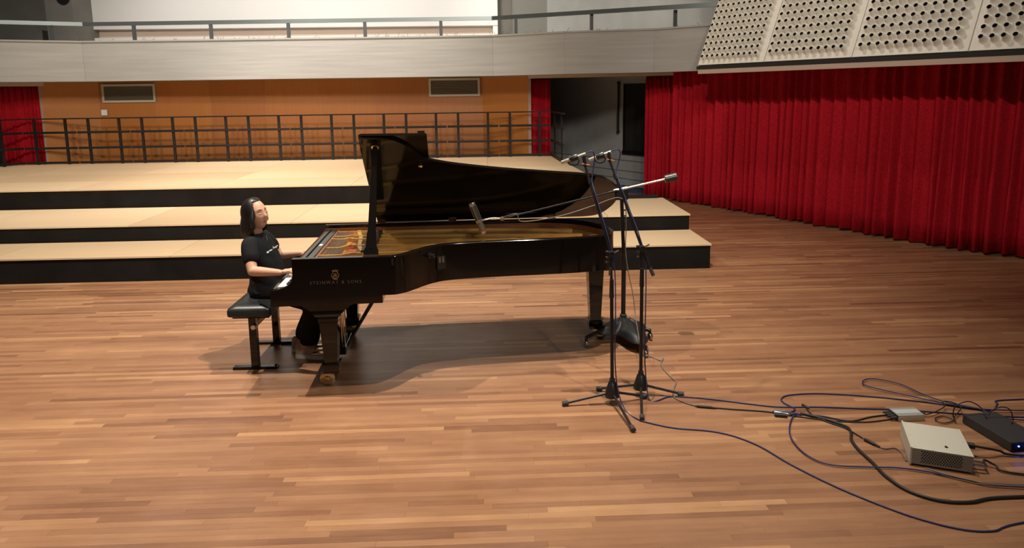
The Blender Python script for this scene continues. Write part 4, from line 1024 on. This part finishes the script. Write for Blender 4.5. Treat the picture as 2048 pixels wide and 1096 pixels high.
q = MB(); q.tube([piv+Vector((.07, 0, .018)), piv+Vector((-.045, 0, -.006))], .014, 10); q.build('boom_collar', 'nickel', st, smooth=True)
q = MB(); q.tube([piv, e1], [.0115, .0065], 10); q.build('boom', 'stand_black', st, smooth=True)
dd = (e0-piv).normalized(); q = MB(); q.tube([e0-dd*.045, e0-dd*.042, e0+dd*.055, e0+dd*.058], [.030, .036, .036, .03], 16); q.build('counterweight', mat('dark_counterweight', (.045, .042, .04), .35, metal=.5), st, smooth=True, auto=50)
feetC = [atz(1172, 694), atz(1291, 714), atz(1300, 680)]
for f in feetC:
    f = f-h; d = Vector((f.x, f.y, 0)).normalized()
    q = MB(); q.tube([(0, 0, .14), Vector((f.x, f.y, .085))], [.02, .016], 10); lg = q.build('leg', 'stand_black', st, smooth=True)
    q = MB(); q.tube([(f.x, f.y, .10), (f.x, f.y, .06)], .009, 8); q.box(f.x-.012, f.x+.012, f.y-.02, f.y+.02, .045, .066); q.build('caster_fork', 'stand_black', lg)
    q = MB(); q.lathe([(.012, -.012), (.030, -.011), (.032, -.006), (.032, .006), (.030, .011), (.012, .012)], (f.x, f.y, .033), (1, .3, 0), 16); q.build('caster_wheel', 'chrome', lg, smooth=True)
tag(st, 'heavy black boom stand on casters reaching over the piano', 'microphone stand')
# black bag draped over the legs
bag = MB(); c0 = h.copy(); dirs = [math.atan2((f-h).y, (f-h).x) for f in feetC]; lens = [(Vector(((f-h).x, (f-h).y, 0))).length for f in feetC]
NAg, NRg = 60, 10; vs = []
for r_ in range(NRg+1):
    for k in range(NAg):
        t = 2*math.pi*k/NAg; wgt = [math.exp(-((((t-d_+math.pi) % (2*math.pi))-math.pi)/.42)**2) for d_ in dirs]
        sw = min(1.0, sum(wgt)); Rm = .135+sum(w_*(l_*(.90 if i_ else .72)-.135) for i_, (w_, l_) in enumerate(zip(wgt, lens)))
        f_ = r_/NRg; rad = .022+(Rm-.022)*f_
        zr_ = .185-.055*f_*sw-.012*math.sin(k*1.7)*f_*(1-sw); zz = zr_*(sw)+(1-sw)*(.185-.115*f_**.8)
        if f_ > .8: zz -= (f_-.8)*.22*(.5+.5*sw)
        vs.append(Vector((rad*math.cos(t), rad*math.sin(t), max(.02, zz)+.006*math.sin(k*.9+r_*.8))))
bag.add(vs, [(r_*NAg+k, r_*NAg+(k+1) % NAg, (r_+1)*NAg+(k+1) % NAg, (r_+1)*NAg+k) for r_ in range(NRg) for k in range(NAg)])
M['bag_leather'] = mat('matt_black_leather', (.009, .009, .009), .5, var=.2, scale=20)
bg = bag.build('bag_shell', 'bag_leather', None, smooth=True, auto=70); sd_ = bg.modifiers.new('thickness', 'SOLIDIFY'); sd_.thickness = .008
bgt = empty('sand_bag', c0); bg.parent = bgt
sm = bg.modifiers.new('soft', 'SUBSURF'); sm.levels = sm.render_levels = 1
q = MB(); q.lathe([(.026, .17), (.03, .175), (.03, .2), (.024, .205)], (0, 0, 0), n=12); q.build('collar', 'rubber', bgt)
tag(bgt, 'black leather sandbag draped over the boom stand legs', 'sandbag')
# large tube microphone above the strings
m0 = aty(943, 406, 5.56); m1 = aty(968, 466, 5.56); mic = empty('studio_microphone', m1); d = (m0-m1); ln = d.length; d.normalize()
q = MB(); q.tube([(0, 0, 0), d*.008, d*(ln*.09)], [.021, .025, .026], 18); q.build('base_ring', 'nickel', mic, smooth=True)
q = MB(); q.tube([d*(ln*.095), d*(ln*.40)], .027, 18); q.build('body', 'grille', mic, smooth=True)
q = MB(); q.tube([d*(ln*.40), d*(ln*.90)], .0265, 18); hd = q.build('head_grille', mat('dark_mic_mesh', (.09, .075, .055), .45, metal=.6), mic, smooth=True)
sd = d.cross(Vector((0, 1, 0))).normalized(); fr_ = Vector((0, -1, 0)); fr_ = (fr_-d*fr_.dot(d)).normalized()
for an in range(4):
    v = fr_*math.cos(an*math.pi/2+.15)+sd*math.sin(an*math.pi/2+.15); q = MB(); q.tube([d*(ln*.38)+v*.0265, d*(ln*.92)+v*.0265], .0028, 6); q.build('grille_rib', 'nickel', mic)
q = MB(); q.tube([d*(ln*.90), d*(ln*.985), d*ln], [.0275, .0275, .024], 18); q.build('head_cap', 'nickel', mic, smooth=True)
yk = e1+h-m1; s0 = d*(ln*.40)
q = MB(); q.tube(smooth_path([s0, s0+Vector((.05, -.002, .012)), s0.lerp(yk, .6)+Vector((0, 0, .012)), yk+Vector((-.01, 0, 0))], 5), .0085, 8); q.tube([s0-d*.012, s0+d*.012], .031, 18); q.build('swivel_arm', 'nickel', mic, smooth=True)
q = MB(); q.lathe([(.018, -.015), (.018, .015)], yk, (1, 0, 0.2), 12); q.build('swivel_nut', 'grille', mic, smooth=True)
tag(mic, 'large champagne studio microphone hanging over the piano strings', 'microphone')
# its cable: along the boom, down the pole, to the floor
bp = [e1+h+Vector((0, 0, .01)), e1+h+Vector((.12, 0, .035)), aty(1045, 443, 5.58), aty(1120, 432, 5.6), aty(1190, 410, 5.66), aty(1222, 398, 5.72), aty(1240, 396, 5.74), aty(1251, 408, 5.74), aty(1252, 460, 5.76), aty(1251, 500, 5.76), aty(1256, 540, 5.74), aty(1266, 590, 5.70), aty(1272, 640, 5.60)]
bp += [atz(1282, 695, .16), atz(1290, 706, .05)]+F((1300, 713), (1322, 721), (1326, 716), (1322, 728), (1330, 742), (1345, 757), (1352, 764), (1348, 776), (1346, 789), (1352, 797), (1372, 806), (1394, 812))
tubeobj('microphone_cable', bp, .0042, 'grey_cable', 'thin grey cable from the studio microphone down the boom stand', 'cable')

# ================================================================== recording gear on the floor
M['box_beige'] = mat('pale_grey_enamel', (.55, .53, .45), .45)
M['box_side'] = mat('grey_enamel', (.30, .285, .245), .5)
M['alu'] = mat('ribbed_aluminium', (.55, .56, .52), .35, metal=.6)
M['charcoal'] = mat('charcoal_case', (.035, .035, .038), .45)
def frame(p, q_):
    d = Vector((q_.x-p.x, q_.y-p.y, 0)); return math.atan2(d.y, d.x), d.length
# larger converter box
p0, p1 = atz(1820, 930, 0), atz(1946, 950, 0); az, L = frame(p0, p1); HB = .108; depth = .335
bx = empty('audio_interface', (p0.x, p0.y, 0), az)
q = MB(); q.box(.006, L-.004, .0, depth, .012, HB-.003, .002); q.build('case', 'box_side', bx)
q = MB(); q.box(.004, L-.002, -.001, depth+.001, HB-.003, HB, .001); q.build('lid', 'box_beige', bx)
q = MB(); q.box(-.004, .006, -.004, depth+.004, .008, HB+.005, .002); q.build('front_panel', 'box_beige', bx)
q = MB()
for k in range(15):
    for r in range(7): q.lathe([(.0042, 0), (.0042, .0006)], (.055+k*.0135+(.0067 if r % 2 else 0), 0, .03+r*.0105), (0, -1, 0), 6)
tag(q.build('vent_holes', 'hole', bx), kind='stuff')
q = MB(); cx, cy = L*.60, depth*.21; pts = [(cx+.0105*math.cos(a)*(1.0 if math.cos(a) > -.3 else .8), cy+.013*math.sin(a)*(1 if math.sin(a) < .3 else .9)) for a in [2*math.pi*k/20 for k in range(20)]]
q.prism(pts, HB, HB+.0006); q.prism([(cx-.002, cy+.010), (cx+.003, cy+.012), (cx+.004, cy+.02), (cx, cy+.018)], HB, HB+.0006); q.build('logo_mark', 'hole', bx)
for (x, y_) in ((.02, .02), (L-.02, .02), (.02, depth-.02), (L-.02, depth-.02), (.02, depth/2), (L-.02, depth/2), (L*.35, .006), (L*.75, .006)):
    q = MB(); q.lathe([(.0022, 0), (.0022, .0007)], (x, y_, HB), n=6); q.build('screw', 'steel_black', bx)
for k, y_ in enumerate((.03, .07, .10, .20, .24, .28, .31)):
    q = MB(); q.lathe([(.006, 0), (.006, .012), (.004, .014)], (L-.004, y_, .04+.03*(k % 2)), (1, 0, 0), 8); q.build('socket', 'chrome', bx)
for (x, y_) in ((.03, .03), (L-.03, .03), (.03, depth-.03), (L-.03, depth-.03)):
    q = MB(); q.lathe([(.01, 0), (.012, .012)], (x, y_, 0), n=8); q.build('rubber_foot', 'rubber', bx)
for y_ in (.035, .075):
    q = MB(); q.tube([(L+.008, y_, .045), (L+.05, y_+.005, .043), (L+.075, y_+.01, .04)], [.008, .008, .005], 8); q.build('plug', 'chrome', bx, smooth=True)
q = MB(); q.box(L+.0, L+.055, .215, .25, .05, .078, .006); q.build('plug', 'rubber', bx)
ca_, sa_ = math.cos(az), math.sin(az)
def wbx(x, y, z): return Vector((p0.x+x*ca_-y*sa_, p0.y+x*sa_+y*ca_, z))
plug_a, plug_b = wbx(L+.05, .2325, .064), wbx(L+.072, .045, .040)
tag(bx, 'larger pale grey audio box with perforated side on the floor', 'audio box')
# small ribbed aluminium box
p0, p1 = atz(1797, 844, 0), atz(1849, 842, 0); az, L = frame(p0, p1); HS = .042; dp = .115
sbx = empty('preamp_box', (p0.x, p0.y, 0), az); sh = -.012
q = MB(); q.box(0, L, 0, dp, .001, HS, .003); q.build('case', 'alu', sbx)
for zz in (.014, .026):
    q = MB(); q.box(.001, L-.001, -.0015, .001, zz-.0025, zz+.0025); q.build('rib', 'box_beige', sbx)
q = MB(); q.box(.003, L-.003, .032, .085, HS, HS+.0012); q.build('top_recess', mat('label_grey', (.42, .45, .44), .5), sbx)
q = MB(); q.box(-.006, .0, .004, dp-.004, .002, HS-.002); q.build('end_plate', 'charcoal', sbx)
for k in range(4):
    q = MB(); q.tube([(-.006, .02+k*.026, .022), (-.045, .02+k*.026, .02)], [.009, .007], 8); q.build('plug', 'rubber', sbx, smooth=True)
q = MB(); q.tube([(L, .06, .022), (L+.042, .06, .02)], [.008, .006], 8); q.build('plug', 'rubber', sbx, smooth=True)
tag(sbx, 'small ribbed aluminium preamp box behind the larger audio box', 'preamp box')
# black power unit with blue light
HQ = .062; p0, p1 = atz(1924, 846, 0), atz(2021, 905, 0); az, L = frame(p0, p1)
pu = empty('power_unit', (p0.x, p0.y, 0), az); wd = .235
q = MB(); q.box(0, L, 0, wd, .004, HQ, .005); q.build('case', 'charcoal', pu)
q = MB(); q.box(L, L+.004, .004, wd-.004, .006, HQ-.004); fp = q.build('front_panel', 'hole', pu)
M['led'] = mat('blue_led', (.02, .05, 1), .3); bs = M['led'].node_tree.nodes['Principled BSDF']; bs.inputs['Emission Color'].default_value = (.03, .08, 1, 1); bs.inputs['Emission Strength'].default_value = 30
for y_ in (.045, .09):
    q = MB(); q.lathe([(.0045, 0), (.0045, .004), (.001, .006)], (L+.004, y_, .038), (1, 0, 0), 10); q.build('led', 'led', pu)
tag(pu, 'charcoal power unit with glowing blue light at right edge', 'power unit')
# cables on the floor
gF = 'blue microphone cables'
tubeobj('floor_cable', F((1578, 826), (1590, 818), (1568, 806), (1563, 797), (1580, 790), (1640, 787), (1740, 793), (1840, 803), (1900, 811), (1950, 818), (1985, 820), (1995, 808), (2008, 800), (2190, 795)), .0045, 'blue_cable', 'blue cable curling left of the preamp box and back to the right edge', 'cable', gF)
tubeobj('floor_cable', F((2190, 822), (2000, 820), (1940, 815), (1880, 805), (1790, 785), (1735, 772), (1725, 764), (1735, 758), (1760, 759), (1800, 768), (1850, 790), (1900, 806), (1960, 818), (2020, 838), (2190, 845), z=.015), .0045, 'blue_cable', 'blue cable loop lying farthest back behind the preamp box', 'cable', gF)
tubeobj('floor_cable', F((1545, 823), (1600, 828), (1585, 834), (1579, 862), (1590, 888), (1620, 914), (1665, 930), (1740, 934), (1800, 936), (1860, 944), (1925, 958), (1990, 968), (2190, 976), z=.011), .0045, 'blue_cable', 'blue cable looping round in front of the larger audio box', 'cable', gF)
tubeobj('floor_cable', F((1600, 826), (1650, 838), (1690, 852), (1702, 864), (1703, 880), (1718, 900), (1745, 925), (1775, 955), (1820, 983), (1880, 1001), (1940, 1004), (2000, 995), (2190, 990), z=.010), .0085, 'black_cable', 'thick black cable snaking below the larger audio box', 'cable', 'black cables on the floor')
tubeobj('floor_cable', F((1390, 812), (1460, 818), (1520, 822), (1560, 826), (1640, 832), (1700, 842), (1740, 834), (1775, 830), (1798, 832)), .0048, 'black_cable', 'thin black cable running from the stands to the preamp box', 'cable', 'black cables on the floor')
tubeobj('floor_cable', F((1560, 828), (1620, 836), (1670, 842), (1730, 844), (1770, 840), (1793, 836)), .004, 'black_cable', 'second thin black cable ending at the preamp box', 'cable', 'black cables on the floor')
tubeobj('floor_cable', F((1612, 816), (1625, 830), (1650, 842), (1690, 856), (1725, 876)), .004, 'black_cable', 'short black cable with a plug pointing up and left', 'cable', 'black cables on the floor')
tubeobj('floor_cable', F((1754, 892), (1770, 897), (1790, 896), (1803, 905), (1813, 922)), .0038, 'grey_cable', 'short grey cable entering the left side of the larger audio box', 'cable')
tubeobj('floor_cable', F((1850, 936), (1890, 948), (1940, 960), (2000, 970), (2190, 978), z=.016), .0045, 'grey_cable', 'grey cable leaving from under the larger audio box', 'cable')
for (a, b_, lab_, r) in (((1393, 812), (1425, 815), 'black in-line cable connector nearest the microphone stands', .009), ((1548, 825), (1580, 828), 'silver and black cluster of cable connectors on the floor', .013), ((1728, 878), (1753, 890), 'black in-line cable connector left of the larger audio box', .010), ((1604, 809), (1616, 815), 'small black plug lying loose behind the cables', .008)):
    p, q_ = atz(*a, r+.001), atz(*b_, r+.001); t = empty('cable_connector', p); d = q_-p
    k = MB(); k.tube([(0, 0, 0), d*.15, d*.85, d], [r*.7, r, r, r*.7], 10); k.build('shell', 'black_cable' if 'silver' not in lab_ else 'chrome', t, smooth=True)
    k = MB(); k.tube([d*.98, d*1.25], [r*.7, r*.45], 8); k.build('strain_relief', 'rubber', t, smooth=True)
    if 'silver' in lab_:
        for s in (-.03, .03):
            k = MB(); o_ = Vector((s*.3, s, 0)); k.tube([o_, d*.8+o_], r*.8, 10); k.build('shell', 'chrome' if s > 0 else 'black_cable', t, smooth=True)
    tag(t, lab_, 'connector', 'cable connectors')
k = [(1852, 829, .02), (1870, 824, .02), (1890, 812, .03), (1885, 803, .05), (1905, 805, .05), (1922, 815, .03), (1910, 832, .02), (1905, 842, .01), (1885, 846, .01), (1870, 838, .012), (1885, 832, .01), (1905, 838, .01)]
tubeobj('floor_cable', [atz(u, v, z) for u, v, z in k], .0035, 'black_cable', 'thin black cord coiled between the preamp box and power unit', 'cord', 'black power cords')
k = [(1912, 845, .012), (1906, 830, .05), (1912, 812, .12), (1935, 803, .15), (1955, 810, .12), (1968, 824, .085), (1973, 836, .07)]
tubeobj('floor_cable', [atz(u, v, z) for u, v, z in k], .0035, 'black_cable', 'thin black cord arching up onto the power unit', 'cord', 'black power cords')
k = [(1976, 832, .075), (1985, 820, .11), (2005, 814, .13), (2020, 820, .10), (2026, 838, .02), (2024, 846, .07)]
tubeobj('floor_cable', [atz(u, v, z) for u, v, z in k], .0035, 'black_cable', 'black cord looping over the right end of the power unit', 'cord', 'black power cords')
k = [(1960, 893, .064), (1975, 897, .055), (2000, 902, .03), (2030, 910, .012), (2190, 918, .012)]
tubeobj('floor_cable', [plug_a]+[atz(u, v, z) for u, v, z in k[1:]], .007, 'black_cable', 'thick black cord plugged into the right side of the audio box', 'cord', 'black power cords')
k = [(1968, 920, .04), (1990, 930, .02), (2020, 945, .01), (2190, 962, .01)]
tubeobj('floor_cable', [plug_b]+[atz(u, v, z) for u, v, z in k], .006, 'black_cable', 'black cord fanning out from the silver plugs of the audio box', 'cord', 'black power cords')
